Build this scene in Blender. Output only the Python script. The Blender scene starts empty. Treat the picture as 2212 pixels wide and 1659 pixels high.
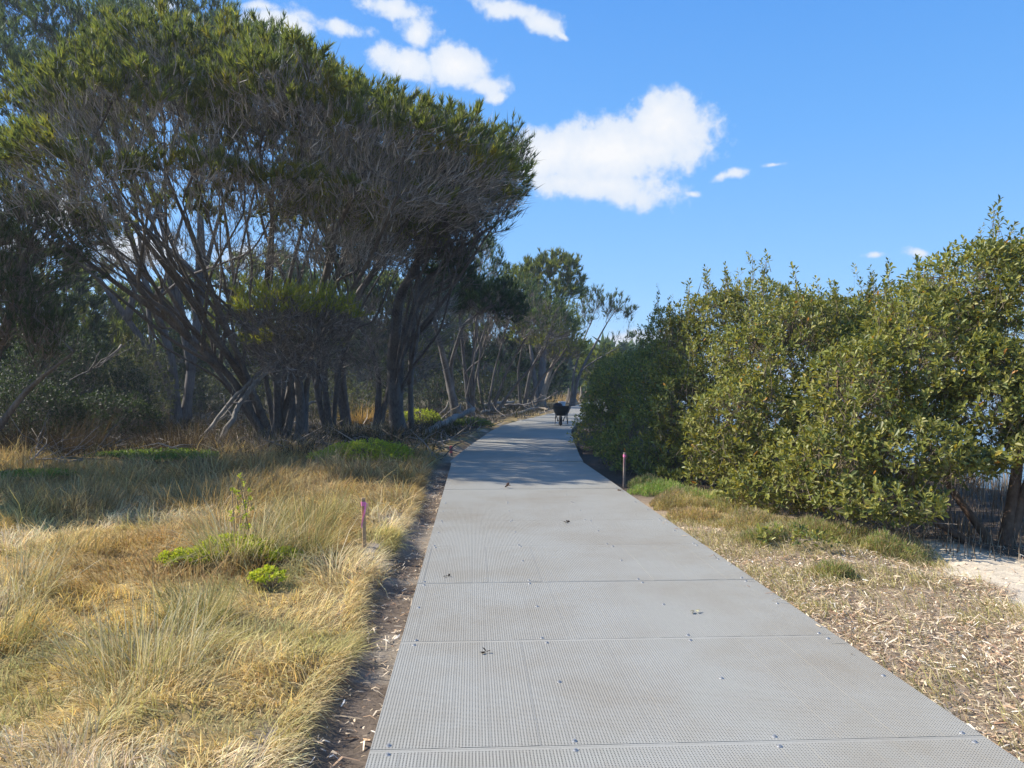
import bpy, math
import numpy as np
from mathutils import Vector, Matrix

R = np.random.default_rng(11)
rad = math.radians
scene = bpy.context.scene
COL = scene.collection

# ------------------------------------------------------------------ camera, world, sun, exposure
CAM_Z = 1.5                      # eye height above the deck top (deck top is z = 0)
cam_d = bpy.data.cameras.new('camera')
cam_d.sensor_width = 36.0
cam_d.lens = 27.2
cam_d.clip_start = 0.05
cam_d.clip_end = 5000
cam = bpy.data.objects.new('camera', cam_d)
COL.objects.link(cam)
cam.location = (0, 0, CAM_Z)
cam.rotation_euler = (rad(90.23), 0, 0)
scene.camera = cam

SUN = Vector((-0.95, 0.17, 0.84)).normalized()      # towards the sun
SUN_EL = math.asin(SUN.z)
SUN_AZ = math.atan2(SUN.x, SUN.y)

scene.view_settings.view_transform = 'Standard'
scene.view_settings.look = 'None'
scene.view_settings.gamma = 1.0
scene.view_settings.use_curve_mapping = False
scene.view_settings.exposure = 0.7
scene.render.engine = 'CYCLES'
try:
    scene.cycles.use_denoising = True
    scene.cycles.denoiser = 'OPENIMAGEDENOISE'
    scene.cycles.denoising_input_passes = 'RGB_ALBEDO_NORMAL'
    scene.cycles.denoising_prefilter = 'ACCURATE'
    scene.cycles.volume_bounces = 0
    scene.cycles.max_bounces = 6
    scene.cycles.diffuse_bounces = 4
    scene.cycles.glossy_bounces = 2
    scene.cycles.transmission_bounces = 4
    scene.cycles.transparent_max_bounces = 4
    scene.cycles.sample_clamp_indirect = 6.0
    scene.cycles.pixel_filter_type = 'BLACKMAN_HARRIS'
except Exception:
    pass

world = bpy.data.worlds.new('World')
scene.world = world
world.use_nodes = True
SKY_STRENGTH = 0.15
EXPO = 2 ** 0.7


def build_world():
    nt = world.node_tree
    nt.nodes.clear()
    N, L = nt.nodes, nt.links
    out = N.new('ShaderNodeOutputWorld')
    bg = N.new('ShaderNodeBackground')
    L.new(bg.outputs[0], out.inputs[0])
    sky = N.new('ShaderNodeTexSky')
    sky.sky_type = 'NISHITA'
    sky.sun_disc = False
    sky.sun_elevation = SUN_EL
    sky.sun_rotation = SUN_AZ
    sky.altitude = 0
    sky.air_density = 1.0
    sky.dust_density = 0.35
    sky.ozone_density = 2.0

    def M(op, a, b=None, c=None, clamp=False):
        n = N.new('ShaderNodeMath')
        n.operation = op
        n.use_clamp = clamp
        for i, v in enumerate((a, b, c)):
            if v is None:
                continue
            if isinstance(v, (int, float)):
                n.inputs[i].default_value = v
            else:
                L.new(v, n.inputs[i])
        return n.outputs[0]
    tc = N.new('ShaderNodeTexCoord')
    # the clouds sit on a plane of directions far away: u = x / y, v = z / y
    noise = N.new('ShaderNodeTexNoise')
    noise.inputs['Scale'].default_value = 9.0
    noise.inputs['Detail'].default_value = 3.0
    L.new(tc.outputs['Generated'], noise.inputs['Vector'])
    fine = N.new('ShaderNodeTexNoise')
    fine.inputs['Scale'].default_value = 34.0
    fine.inputs['Detail'].default_value = 9.0
    fine.inputs['Roughness'].default_value = 0.6
    L.new(tc.outputs['Generated'], fine.inputs['Vector'])
    sep = N.new('ShaderNodeSeparateXYZ')
    L.new(tc.outputs['Generated'], sep.inputs[0])
    sn = N.new('ShaderNodeSeparateColor')
    L.new(noise.outputs['Color'], sn.inputs[0])
    yy = M('MAXIMUM', sep.outputs[1], 0.02)
    u0 = M('DIVIDE', sep.outputs[0], yy)
    v0 = M('DIVIDE', sep.outputs[2], yy)
    u = M('ADD', u0, M('MULTIPLY', M('SUBTRACT', sn.outputs[0], 0.5), 0.045))
    v = M('ADD', v0, M('MULTIPLY', M('SUBTRACT', sn.outputs[1], 0.5), 0.035))
    # (centre u, v, radius u, radius v, tilt) of every cloud heap in the sky ahead
    heaps = [(1330, 325, 230, 88, -8), (1440, 270, 120, 78, -10), (1330, 405, 160, 40, 6), (1180, 330, 130, 66, -6), (1215, 385, 110, 36, 6),
             (880, 130, 95, 42, 12), (985, 140, 78, 50, 20), (1030, 178, 62, 26, 8), (905, 62, 52, 40, 40), (850, 10, 90, 22, 10),
             (1100, 22, 95, 26, 12), (1165, 52, 62, 26, 22), (1212, 76, 26, 9, 20),
             (595, 50, 92, 46, 10), (735, 56, 60, 20, 8), (1062, 207, 26, 14, 0),
             (1590, 379, 52, 11, -14), (1496, 417, 20, 8, 0), (1680, 356, 28, 6, 0),
             (1880, 551, 30, 9, -4), (1978, 541, 36, 12, 4), (1375, 745, 120, 40, 0),
             (130, 455, 120, 40, 4), (300, 530, 110, 40, 0), (520, 560, 60, 30, 0), (30, 520, 80, 30, 0), (330, 5, 60, 14, 0), (560, 5, 60, 14, 0)]
    acc = None
    for (x, y, a, b, t) in heaps:
        cu, cv = (x - 1106) / 1671.0, (836 - y) / 1671.0
        ra, rb = a / 1671.0, b / 1671.0
        ct, st = math.cos(rad(-t)), math.sin(rad(-t))
        du, dv = M('SUBTRACT', u, cu), M('SUBTRACT', v, cv)
        p = M('DIVIDE', M('ADD', M('MULTIPLY', du, ct), M('MULTIPLY', dv, st)), ra)
        q = M('DIVIDE', M('SUBTRACT', M('MULTIPLY', dv, ct), M('MULTIPLY', du, st)), rb)
        r2 = M('ADD', M('MULTIPLY', p, p), M('MULTIPLY', q, q))
        m = M('MULTIPLY', M('SUBTRACT', 1.0, M('SQRT', r2)), min(1.0, max(0.45, rb / 0.032)))
        acc = m if acc is None else M('SMOOTH_MAX', acc, m, 0.12)
    fr = M('SUBTRACT', fine.outputs['Fac'], 0.5)
    dens = M('ADD', acc, M('MULTIPLY', fr, 1.35))
    front = M('MULTIPLY', M('GREATER_THAN', sep.outputs[1], 0.02), 1.0)
    mask = N.new('ShaderNodeMapRange')
    mask.interpolation_type = 'SMOOTHSTEP'
    mask.inputs[1].default_value = -0.10
    mask.inputs[2].default_value = 0.34
    L.new(dens, mask.inputs[0])
    mfront = M('MULTIPLY', mask.outputs[0], front)
    # scattered clouds of the same kind in the rest of the sky
    far = N.new('ShaderNodeTexNoise')
    far.inputs['Scale'].default_value = 3.2
    far.inputs['Detail'].default_value = 7.0
    far.inputs['Roughness'].default_value = 0.55
    L.new(tc.outputs['Generated'], far.inputs['Vector'])
    mr = N.new('ShaderNodeMapRange')
    mr.inputs[1].default_value = 0.58
    mr.inputs[2].default_value = 0.68
    L.new(far.outputs['Fac'], mr.inputs[0])
    side = N.new('ShaderNodeMapRange')
    side.inputs[1].default_value = 0.62
    side.inputs[2].default_value = 0.45
    L.new(sep.outputs[1], side.inputs[0])
    mback = M('MULTIPLY', mr.outputs[0], side.outputs[0])
    mall = M('MAXIMUM', mfront, mback, clamp=True)
    mall = M('MULTIPLY', mall, 0.96)
    # cloud body: white with a faint grey-blue modelling
    cr = N.new('ShaderNodeMix')
    cr.data_type = 'RGBA'
    cr.inputs[6].default_value = (0.72, 0.82, 0.97, 1)
    cr.inputs[7].default_value = (1.0, 1.0, 1.0, 1)
    sh = N.new('ShaderNodeMapRange')
    sh.inputs[1].default_value = 0.0
    sh.inputs[2].default_value = 0.95
    L.new(dens, sh.inputs[0])
    L.new(sh.outputs[0], cr.inputs[0])
    csc = N.new('ShaderNodeVectorMath')
    csc.operation = 'SCALE'
    csc.inputs[3].default_value = 1.0 / EXPO / SKY_STRENGTH
    L.new(cr.outputs[2], csc.inputs[0])
    hs = N.new('ShaderNodeHueSaturation')
    hs.inputs['Saturation'].default_value = 1.12
    hs.inputs['Value'].default_value = 1.0
    L.new(sky.outputs[0], hs.inputs['Color'])
    zr = N.new('ShaderNodeValToRGB')
    el = zr.color_ramp.elements
    k = 1.0 / EXPO / SKY_STRENGTH
    el[0].position = 0.0
    el[0].color = (0.36 * k, 0.64 * k, 1.0 * k, 1)
    el[1].position = 0.75
    el[1].color = (0.055 * k, 0.24 * k, 0.72 * k, 1)
    for p_, c_ in ((0.12, (0.25, 0.54, 0.98)), (0.30, (0.14, 0.43, 0.94)), (0.46, (0.085, 0.34, 0.88))):
        e = el.new(p_)
        e.color = tuple(v_ * k for v_ in c_) + (1,)
    L.new(M('MAXIMUM', sep.outputs[2], 0.0), zr.inputs[0])
    gm = N.new('ShaderNodeMix')
    gm.data_type = 'RGBA'
    gm.inputs[0].default_value = 0.8
    tint = N.new('ShaderNodeMix')
    tint.data_type = 'RGBA'
    tint.blend_type = 'MULTIPLY'
    tint.inputs[0].default_value = 1.0
    tint.inputs[7].default_value = (0.98, 1.08, 1.22, 1)
    L.new(hs.outputs[0], tint.inputs[6])
    mx = N.new('ShaderNodeMix')
    mx.data_type = 'RGBA'
    L.new(mall, mx.inputs[0])
    L.new(tint.outputs[2], gm.inputs[6])
    L.new(zr.outputs[0], gm.inputs[7])
    L.new(gm.outputs[2], mx.inputs[6])
    L.new(csc.outputs[0], mx.inputs[7])
    L.new(mx.outputs[2], bg.inputs['Color'])
    bg.inputs['Strength'].default_value = SKY_STRENGTH


build_world()
sun_d = bpy.data.lights.new('sun', 'SUN')
sun_d.energy = 4.9
sun_d.angle = rad(0.55)
sun_d.color = (1.0, 0.93, 0.82)
sun_o = bpy.data.objects.new('sun', sun_d)
COL.objects.link(sun_o)
sun_o.rotation_euler = SUN.to_track_quat('Z', 'Y').to_euler()
sun_o.location = (-30, 10, 30)

# ------------------------------------------------------------------ helpers
F = 1671.0


def D(x, y, d):
    """A point seen at (x, y) on a 2212 px wide sheet, d metres ahead of the eye."""
    return np.array([(x - 1106) / F * d, d, CAM_Z - (y - 836) / F * d])


def nrm(v):
    v = np.asarray(v, float)
    return v / np.maximum(np.linalg.norm(v, axis=-1, keepdims=True), 1e-9)


def vnoise(P, scale, seed=0):
    """value noise 0..1 at points P (n, 2 or 3)"""
    P = np.asarray(P, float) / scale
    if P.shape[1] == 2:
        P = np.concatenate([P, np.zeros((len(P), 1))], 1)
    i = np.floor(P).astype(np.int64)
    f = P - i
    f = f * f * (3 - 2 * f)

    def h(a, b, c):
        n = (a * 374761393 + b * 668265263 + c * 2147483647 + seed * 1274126177) & 0xffffffff
        n = ((n ^ (n >> 13)) * 1274126177) & 0xffffffff
        n = (n ^ (n >> 16)) & 0xffffffff
        return n / 4294967295.0
    out = 0
    for dx in (0, 1):
        for dy in (0, 1):
            for dz in (0, 1):
                w = (f[:, 0] if dx else 1 - f[:, 0]) * (f[:, 1] if dy else 1 - f[:, 1]) * (f[:, 2] if dz else 1 - f[:, 2])
                out = out + w * h(i[:, 0] + dx, i[:, 1] + dy, i[:, 2] + dz)
    return out


def fbm(P, scale, seed=0, o=3):
    s, a, t = 0, 1.0, 0
    for k in range(o):
        s = s + a * vnoise(P, scale / 2 ** k, seed + k * 7)
        t += a
        a *= 0.5
    return s / t


class Geo:
    """collects vertices, tris and quads with a colour per vertex"""

    def __init__(s):
        s.v, s.t, s.q, s.c, s.n = [], [], [], [], 0
        s.tm, s.qm = [], []

    def add(s, V, T=None, Q=None, C=None, mat=0):
        V = np.asarray(V, np.float32).reshape(-1, 3)
        if C is None:
            C = np.ones((len(V), 3), np.float32)
        C = np.asarray(C, np.float32)
        if C.ndim == 1:
            C = np.tile(C, (len(V), 1))
        s.v.append(V)
        s.c.append(C)
        if T is not None and len(T):
            T = np.asarray(T, np.int32).reshape(-1, 3)
            s.t.append(T + s.n)
            s.tm.append(np.full(len(T), mat, np.int32))
        if Q is not None and len(Q):
            Q = np.asarray(Q, np.int32).reshape(-1, 4)
            s.q.append(Q + s.n)
            s.qm.append(np.full(len(Q), mat, np.int32))
        s.n += len(V)

    def mesh(s, name, mats, smooth=False):
        V = np.concatenate(s.v)
        C = np.concatenate(s.c)
        T = np.concatenate(s.t) if s.t else np.zeros((0, 3), np.int32)
        Q = np.concatenate(s.q) if s.q else np.zeros((0, 4), np.int32)
        me = bpy.data.meshes.new(name)
        me.vertices.add(len(V))
        me.vertices.foreach_set('co', V.ravel())
        nl = T.size + Q.size
        me.loops.add(nl)
        me.loops.foreach_set('vertex_index', np.concatenate([T.ravel(), Q.ravel()]).astype(np.int32))
        npol = len(T) + len(Q)
        me.polygons.add(npol)
        st = np.concatenate([np.arange(len(T)) * 3, len(T) * 3 + np.arange(len(Q)) * 4]).astype(np.int32)
        me.polygons.foreach_set('loop_start', st)
        try:
            me.polygons.foreach_set('loop_total', np.concatenate([np.full(len(T), 3), np.full(len(Q), 4)]).astype(np.int32))
        except Exception:
            pass
        mi = np.concatenate([np.concatenate(s.tm) if s.tm else np.zeros(0, np.int32), np.concatenate(s.qm) if s.qm else np.zeros(0, np.int32)]).astype(np.int32)
        me.polygons.foreach_set('material_index', mi)
        me.polygons.foreach_set('use_smooth', np.full(npol, bool(smooth)))
        a = me.color_attributes.new('tint', 'FLOAT_COLOR', 'POINT')
        a.data.foreach_set('color', np.concatenate([C, np.ones((len(C), 1), np.float32)], 1).ravel())
        me.update(calc_edges=True)
        for m in mats:
            me.materials.append(m)
        return me

    def build(s, name, mats, parent=None, smooth=False, loc=None):
        if not isinstance(mats, (list, tuple)):
            mats = [mats]
        if loc is not None:
            s.v = [v - np.asarray(loc, np.float32) for v in s.v]
        me = s.mesh(name, mats, smooth)
        o = bpy.data.objects.new(name, me)
        COL.objects.link(o)
        if loc is not None:
            o.location = loc
        if parent is not None:
            o.parent = parent
        return o


def empty(name, loc, label, cat, group=None):
    o = bpy.data.objects.new(name, None)
    o.empty_display_size = 0.2
    COL.objects.link(o)
    o.location = loc
    o['label'] = label
    o['category'] = cat
    if group:
        o['group'] = group
    return o


def tag(o, label=None, cat=None, group=None, kind=None):
    if label:
        o['label'] = label
    if cat:
        o['category'] = cat
    if group:
        o['group'] = group
    if kind:
        o['kind'] = kind
    return o


def child(o, parent):
    """parent o (already in world space with loc) under parent keeping its place"""
    o.parent = parent
    o.location = Vector(o.location) - Vector(parent.location)
    return o


def box(g, lo, hi, M=None, C=None, bottom=True, mat=0):
    x0, y0, z0 = lo
    x1, y1, z1 = hi
    V = np.array([[x0, y0, z0], [x1, y0, z0], [x1, y1, z0], [x0, y1, z0], [x0, y0, z1], [x1, y0, z1], [x1, y1, z1], [x0, y1, z1]], float)
    if M is not None:
        V = V @ np.array(M.to_3x3()).T + np.array(M.translation)
    Q = [[4, 5, 6, 7], [0, 1, 5, 4], [1, 2, 6, 5], [2, 3, 7, 6], [3, 0, 4, 7]]
    if bottom:
        Q.append([3, 2, 1, 0])
    g.add(V, Q=Q, C=C, mat=mat)


def tube(g, P, rr, k=6, C=None, cap=True, rough=0.0, mat=0):
    """tube along polyline P with radius rr per point"""
    P = np.asarray(P, float)
    n = len(P)
    rr = np.broadcast_to(np.asarray(rr, float), (n,))
    T = np.gradient(P, axis=0)
    T = nrm(T)
    up = np.array([0, 0, 1.0]) if abs(T[0, 2]) < 0.9 else np.array([1.0, 0, 0])
    A = np.zeros((n, 3))
    a = np.cross(up, T[0])
    a /= np.linalg.norm(a) + 1e-9
    for i in range(n):
        a = a - T[i] * (a @ T[i])
        a /= np.linalg.norm(a) + 1e-9
        A[i] = a
    B = np.cross(T, A)
    th = np.arange(k) / k * 2 * math.pi
    c, s = np.cos(th), np.sin(th)
    rad_ = rr[:, None] * np.ones((1, k))
    if rough:
        rad_ = rad_ * (1 + rough * (R.random((1, k)) - 0.5) * 2 + rough * 0.6 * (R.random((n, k)) - 0.5))
    V = P[:, None, :] + rad_[:, :, None] * (A[:, None, :] * c[None, :, None] + B[:, None, :] * s[None, :, None])
    V = V.reshape(-1, 3)
    i = np.arange(n - 1)[:, None] * k
    j = np.arange(k)[None, :]
    j2 = (j + 1) % k
    Q = np.stack([i + j, i + j2, i + k + j2, i + k + j], -1).reshape(-1, 4)
    T_ = None
    if cap:
        V = np.concatenate([V, P[-1:], P[:1]])
        e = (n - 1) * k
        T_ = [[e + a_, e + (a_ + 1) % k, n * k] for a_ in range(k)] + [[(a_ + 1) % k, a_, n * k + 1] for a_ in range(k)]
    g.add(V, T=T_, Q=Q, C=C, mat=mat)


def resample(P, step):
    P = np.asarray(P, float)
    d = np.concatenate([[0], np.cumsum(np.linalg.norm(np.diff(P, axis=0), axis=1))])
    n = max(2, int(round(d[-1] / step)) + 1)
    t = np.linspace(0, d[-1], n)
    return np.stack([np.interp(t, d, P[:, i]) for i in range(3)], 1)


def smooth_line(P, step):
    Q = resample(P, step)
    for _ in range(3):
        Q[1:-1] = 0.5 * Q[1:-1] + 0.25 * (Q[:-2] + Q[2:])
    return Q


# ------------------------------------------------------------------ materials
def mat_base(name):
    m = bpy.data.materials.new(name)
    m.use_nodes = True
    nt = m.node_tree
    return m, nt, nt.nodes['Principled BSDF'], nt.nodes['Material Output']


def nd(nt, t, **kw):
    n = nt.nodes.new(t)
    for k, v in kw.items():
        n.inputs[k.replace('_', ' ')].default_value = v
    return n


def foliage_mat(name, transl=0.35, rough=0.5, spec=0.35, tcol=(1.15, 1.2, 0.6), var=0.25):
    m, nt, bs, out = mat_base(name)
    at = nt.nodes.new('ShaderNodeAttribute')
    at.attribute_name = 'tint'
    oi = nt.nodes.new('ShaderNodeNewGeometry')
    mr = nt.nodes.new('ShaderNodeMapRange')
    mr.inputs[3].default_value = 1 - var
    mr.inputs[4].default_value = 1 + var
    nt.links.new(oi.outputs['Random Per Island'], mr.inputs[0])
    sc = nt.nodes.new('ShaderNodeVectorMath')
    sc.operation = 'SCALE'
    nt.links.new(at.outputs['Color'], sc.inputs[0])
    nt.links.new(mr.outputs[0], sc.inputs[3])
    nt.links.new(sc.outputs[0], bs.inputs['Base Color'])
    bs.inputs['Roughness'].default_value = rough
    bs.inputs['Specular IOR Level'].default_value = spec
    if transl > 0:
        tr = nt.nodes.new('ShaderNodeBsdfTranslucent')
        tm = nt.nodes.new('ShaderNodeVectorMath')
        tm.operation = 'MULTIPLY'
        tm.inputs[1].default_value = tcol
        nt.links.new(sc.outputs[0], tm.inputs[0])
        nt.links.new(tm.outputs[0], tr.inputs['Color'])
        mx = nt.nodes.new('ShaderNodeMixShader')
        mx.inputs[0].default_value = transl
        nt.links.new(bs.outputs[0], mx.inputs[1])
        nt.links.new(tr.outputs[0], mx.inputs[2])
        nt.links.new(mx.outputs[0], out.inputs[0])
    return m


def bark_mat(name, c0, c1, zs=2.0, bump=0.6):
    m, nt, bs, out = mat_base(name)
    tc = nt.nodes.new('ShaderNodeTexCoord')
    mp = nt.nodes.new('ShaderNodeMapping')
    mp.inputs['Scale'].default_value = (22, 22, zs)
    nt.links.new(tc.outputs['Object'], mp.inputs[0])
    no = nd(nt, 'ShaderNodeTexNoise', Scale=1.0, Detail=5.0, Roughness=0.65)
    nt.links.new(mp.outputs[0], no.inputs['Vector'])
    no2 = nd(nt, 'ShaderNodeTexNoise', Scale=1.3, Detail=3.0)
    nt.links.new(tc.outputs['Object'], no2.inputs['Vector'])
    ad = nt.nodes.new('ShaderNodeMath')
    ad.operation = 'ADD'
    nt.links.new(no.outputs[0], ad.inputs[0])
    nt.links.new(no2.outputs[0], ad.inputs[1])
    cr = nt.nodes.new('ShaderNodeValToRGB')
    cr.color_ramp.elements[0].position = 0.35
    cr.color_ramp.elements[0].color = (*c0, 1)
    cr.color_ramp.elements[1].position = 0.68
    cr.color_ramp.elements[1].color = (*c1, 1)
    mu = nt.nodes.new('ShaderNodeMath')
    mu.operation = 'MULTIPLY'
    mu.inputs[1].default_value = 0.5
    nt.links.new(ad.outputs[0], mu.inputs[0])
    nt.links.new(mu.outputs[0], cr.inputs[0])
    nt.links.new(cr.outputs[0], bs.inputs['Base Color'])
    bs.inputs['Roughness'].default_value = 0.9
    bs.inputs['Specular IOR Level'].default_value = 0.15
    bp = nt.nodes.new('ShaderNodeBump')
    bp.inputs['Strength'].default_value = bump
    bp.inputs['Distance'].default_value = 0.03
    nt.links.new(no.outputs[0], bp.inputs['Height'])
    nt.links.new(bp.outputs[0], bs.inputs['Normal'])
    return m


def plain_mat(name, col, rough=0.6, metal=0.0, spec=0.4, noise=0.0, nscale=20.0, dark=None):
    m, nt, bs, out = mat_base(name)
    bs.inputs['Roughness'].default_value = rough
    bs.inputs['Metallic'].default_value = metal
    bs.inputs['Specular IOR Level'].default_value = spec
    tc = nt.nodes.new('ShaderNodeTexCoord')
    no = nd(nt, 'ShaderNodeTexNoise', Scale=nscale, Detail=5.0, Roughness=0.6)
    nt.links.new(tc.outputs['Object'], no.inputs['Vector'])
    cr = nt.nodes.new('ShaderNodeValToRGB')
    d = dark or tuple(c * (1 - noise) for c in col)
    cr.color_ramp.elements[0].position = 0.3
    cr.color_ramp.elements[0].color = (*d, 1)
    cr.color_ramp.elements[1].position = 0.7
    cr.color_ramp.elements[1].color = (*col, 1)
    nt.links.new(no.outputs[0], cr.inputs[0])
    nt.links.new(cr.outputs[0], bs.inputs['Base Color'])
    return m


M_NEEDLE = foliage_mat('needle_foliage', 0.45, 0.55, 0.25)
M_LEAF = foliage_mat('glossy_leaf', 0.33, 0.45, 0.35, (1.25, 1.15, 0.5), 0.3)
M_HERB = foliage_mat('herb_leaf', 0.45, 0.5, 0.3)
M_GRASS = foliage_mat('grass_blade', 0.35, 0.7, 0.08, (1.1, 1.0, 0.7), 0.28)
M_TWIG = foliage_mat('twig_bark', 0.0, 0.85, 0.15, var=0.3)
M_LITTER = foliage_mat('dry_litter', 0.12, 0.7, 0.2, (1.0, 0.9, 0.7), 0.35)
M_BARK = bark_mat('dark_bark', (0.070, 0.064, 0.060), (0.26, 0.24, 0.225), 2.5, 1.0)
M_BARKG = bark_mat('grey_bark', (0.075, 0.066, 0.058), (0.23, 0.21, 0.19), 2.5)
M_BARKP = bark_mat('pale_bark', (0.12, 0.10, 0.08), (0.42, 0.36, 0.29), 3.0)
M_BARKM = bark_mat('mangrove_bark', (0.07, 0.04, 0.025), (0.28, 0.19, 0.13), 8.0, 0.4)
M_DEAD = bark_mat('dead_wood', (0.10, 0.09, 0.08), (0.36, 0.33, 0.29), 3.0)


def deck_mat():
    m, nt, bs, out = mat_base('grey_grating')
    geo = nt.nodes.new('ShaderNodeNewGeometry')
    n1 = nd(nt, 'ShaderNodeTexNoise', Scale=0.75, Detail=7.0, Roughness=0.68)
    n2 = nd(nt, 'ShaderNodeTexNoise', Scale=160.0, Detail=3.0, Roughness=0.7)
    n3 = nd(nt, 'ShaderNodeTexNoise', Scale=5.0, Detail=6.0, Roughness=0.7)
    for n in (n1, n2, n3):
        nt.links.new(geo.outputs['Position'], n.inputs['Vector'])
    c1 = nt.nodes.new('ShaderNodeValToRGB')
    c1.color_ramp.elements[0].position = 0.42
    c1.color_ramp.elements[0].color = (0.362, 0.350, 0.305, 1)
    c1.color_ramp.elements[1].position = 0.68
    c1.color_ramp.elements[1].color = (0.315, 0.285, 0.228, 1)
    nt.links.new(n1.outputs[0], c1.inputs[0])
    c3 = nt.nodes.new('ShaderNodeValToRGB')
    c3.color_ramp.elements[0].position = 0.66
    c3.color_ramp.elements[0].color = (0, 0, 0, 1)
    c3.color_ramp.elements[1].position = 0.78
    c3.color_ramp.elements[1].color = (1, 1, 1, 1)
    nt.links.new(n3.outputs[0], c3.inputs[0])
    mx = nt.nodes.new('ShaderNodeMix')
    mx.data_type = 'RGBA'
    nt.links.new(c3.outputs[0], mx.inputs[0])
    nt.links.new(c1.outputs[0], mx.inputs[6])
    mx.inputs[7].default_value = (0.40, 0.38, 0.33, 1)
    c2 = nt.nodes.new('ShaderNodeMapRange')
    c2.inputs[1].default_value = 0.3
    c2.inputs[2].default_value = 0.7
    c2.inputs[3].default_value = 0.80
    c2.inputs[4].default_value = 1.12
    nt.links.new(n2.outputs[0], c2.inputs[0])
    sc = nt.nodes.new('ShaderNodeVectorMath')
    sc.operation = 'SCALE'
    nt.links.new(mx.outputs[2], sc.inputs[0])
    nt.links.new(c2.outputs[0], sc.inputs[3])
    nt.links.new(sc.outputs[0], bs.inputs['Base Color'])
    bs.inputs['Roughness'].default_value = 0.55
    bs.inputs['Specular IOR Level'].default_value = 0.35
    bp = nt.nodes.new('ShaderNodeBump')
    bp.inputs['Strength'].default_value = 0.25
    bp.inputs['Distance'].default_value = 0.001
    nt.links.new(n2.outputs[0], bp.inputs['Height'])
    nt.links.new(bp.outputs[0], bs.inputs['Normal'])
    return m


M_DECK = deck_mat()
M_BEAM = plain_mat('deck_beam', (0.16, 0.15, 0.13), 0.8, noise=0.4)
M_STEEL = plain_mat('zinc_bolt', (0.42, 0.42, 0.42), 0.5, 0.6, noise=0.2, nscale=60)


def ground_mat():
    m, nt, bs, out = mat_base('ground_soil')
    at = nt.nodes.new('ShaderNodeAttribute')
    at.attribute_name = 'tint'
    geo = nt.nodes.new('ShaderNodeNewGeometry')
    n1 = nd(nt, 'ShaderNodeTexNoise', Scale=9.0, Detail=8.0, Roughness=0.7)
    n2 = nd(nt, 'ShaderNodeTexNoise', Scale=55.0, Detail=6.0, Roughness=0.75)
    for n in (n1, n2):
        nt.links.new(geo.outputs['Position'], n.inputs['Vector'])
    a = nt.nodes.new('ShaderNodeMath')
    a.operation = 'MULTIPLY'
    nt.links.new(n1.outputs[0], a.inputs[0])
    nt.links.new(n2.outputs[0], a.inputs[1])
    mr = nt.nodes.new('ShaderNodeMapRange')
    mr.inputs[1].default_value = 0.12
    mr.inputs[2].default_value = 0.40
    mr.inputs[3].default_value = 0.55
    mr.inputs[4].default_value = 1.4
    nt.links.new(a.outputs[0], mr.inputs[0])
    sc = nt.nodes.new('ShaderNodeVectorMath')
    sc.operation = 'SCALE'
    nt.links.new(at.outputs['Color'], sc.inputs[0])
    nt.links.new(mr.outputs[0], sc.inputs[3])
    nt.links.new(sc.outputs[0], bs.inputs['Base Color'])
    bs.inputs['Roughness'].default_value = 0.95
    bs.inputs['Specular IOR Level'].default_value = 0.1
    bp = nt.nodes.new('ShaderNodeBump')
    bp.inputs['Strength'].default_value = 0.8
    bp.inputs['Distance'].default_value = 0.03
    nt.links.new(a.outputs[0], bp.inputs['Height'])
    nt.links.new(bp.outputs[0], bs.inputs['Normal'])
    return m


M_GROUND = ground_mat()


def water_mat():
    m, nt, bs, out = mat_base('bay_water')
    bs.inputs['Base Color'].default_value = (0.02, 0.045, 0.06, 1)
    bs.inputs['Roughness'].default_value = 0.06
    bs.inputs['IOR'].default_value = 1.33
    geo = nt.nodes.new('ShaderNodeNewGeometry')
    mp = nt.nodes.new('ShaderNodeMapping')
    mp.inputs['Scale'].default_value = (1.2, 3.0, 1)
    nt.links.new(geo.outputs['Position'], mp.inputs[0])
    n = nd(nt, 'ShaderNodeTexNoise', Scale=3.0, Detail=4.0, Roughness=0.5)
    nt.links.new(mp.outputs[0], n.inputs['Vector'])
    bp = nt.nodes.new('ShaderNodeBump')
    bp.inputs['Strength'].default_value = 0.35
    bp.inputs['Distance'].default_value = 0.03
    nt.links.new(n.outputs[0], bp.inputs['Height'])
    nt.links.new(bp.outputs[0], bs.inputs['Normal'])
    return m


M_WATER = water_mat()

# ------------------------------------------------------------------ boardwalk outline and terrain
SL = -0.0504
PHI = math.atan(0.0504)
HALF = 1.31
LE = np.array([[-0.35, -8], [-0.553, 3.05], [-1.02, 11.68], [-1.25, 15.5], [-1.23, 16.6], [-1.06, 20.4], [-0.71, 26.7], [-0.40, 30.4], [0.26, 34.3], [1.4, 40.1], [2.44, 45.3], [4.9, 62], [7.0, 74.3], [11.5, 98], [16, 120]])
RE = np.array([[2.56, -8], [2.03, 3.07], [1.62, 11.7], [1.44, 15.5], [1.466, 16.6], [1.70, 21], [2.05, 27], [2.55, 31], [3.15, 34.3], [4.3, 40], [5.4, 45], [7.9, 61], [10.0, 73], [14.5, 96], [19, 118]])


def xl(y):
    return np.interp(y, LE[:, 1], LE[:, 0])


def xr(y):
    return np.interp(y, RE[:, 1], RE[:, 0])


def sst(a, b, x):
    t = np.clip((x - a) / (b - a), 0, 1)
    return t * t * (3 - 2 * t)


WATER_Z = -0.46


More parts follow.
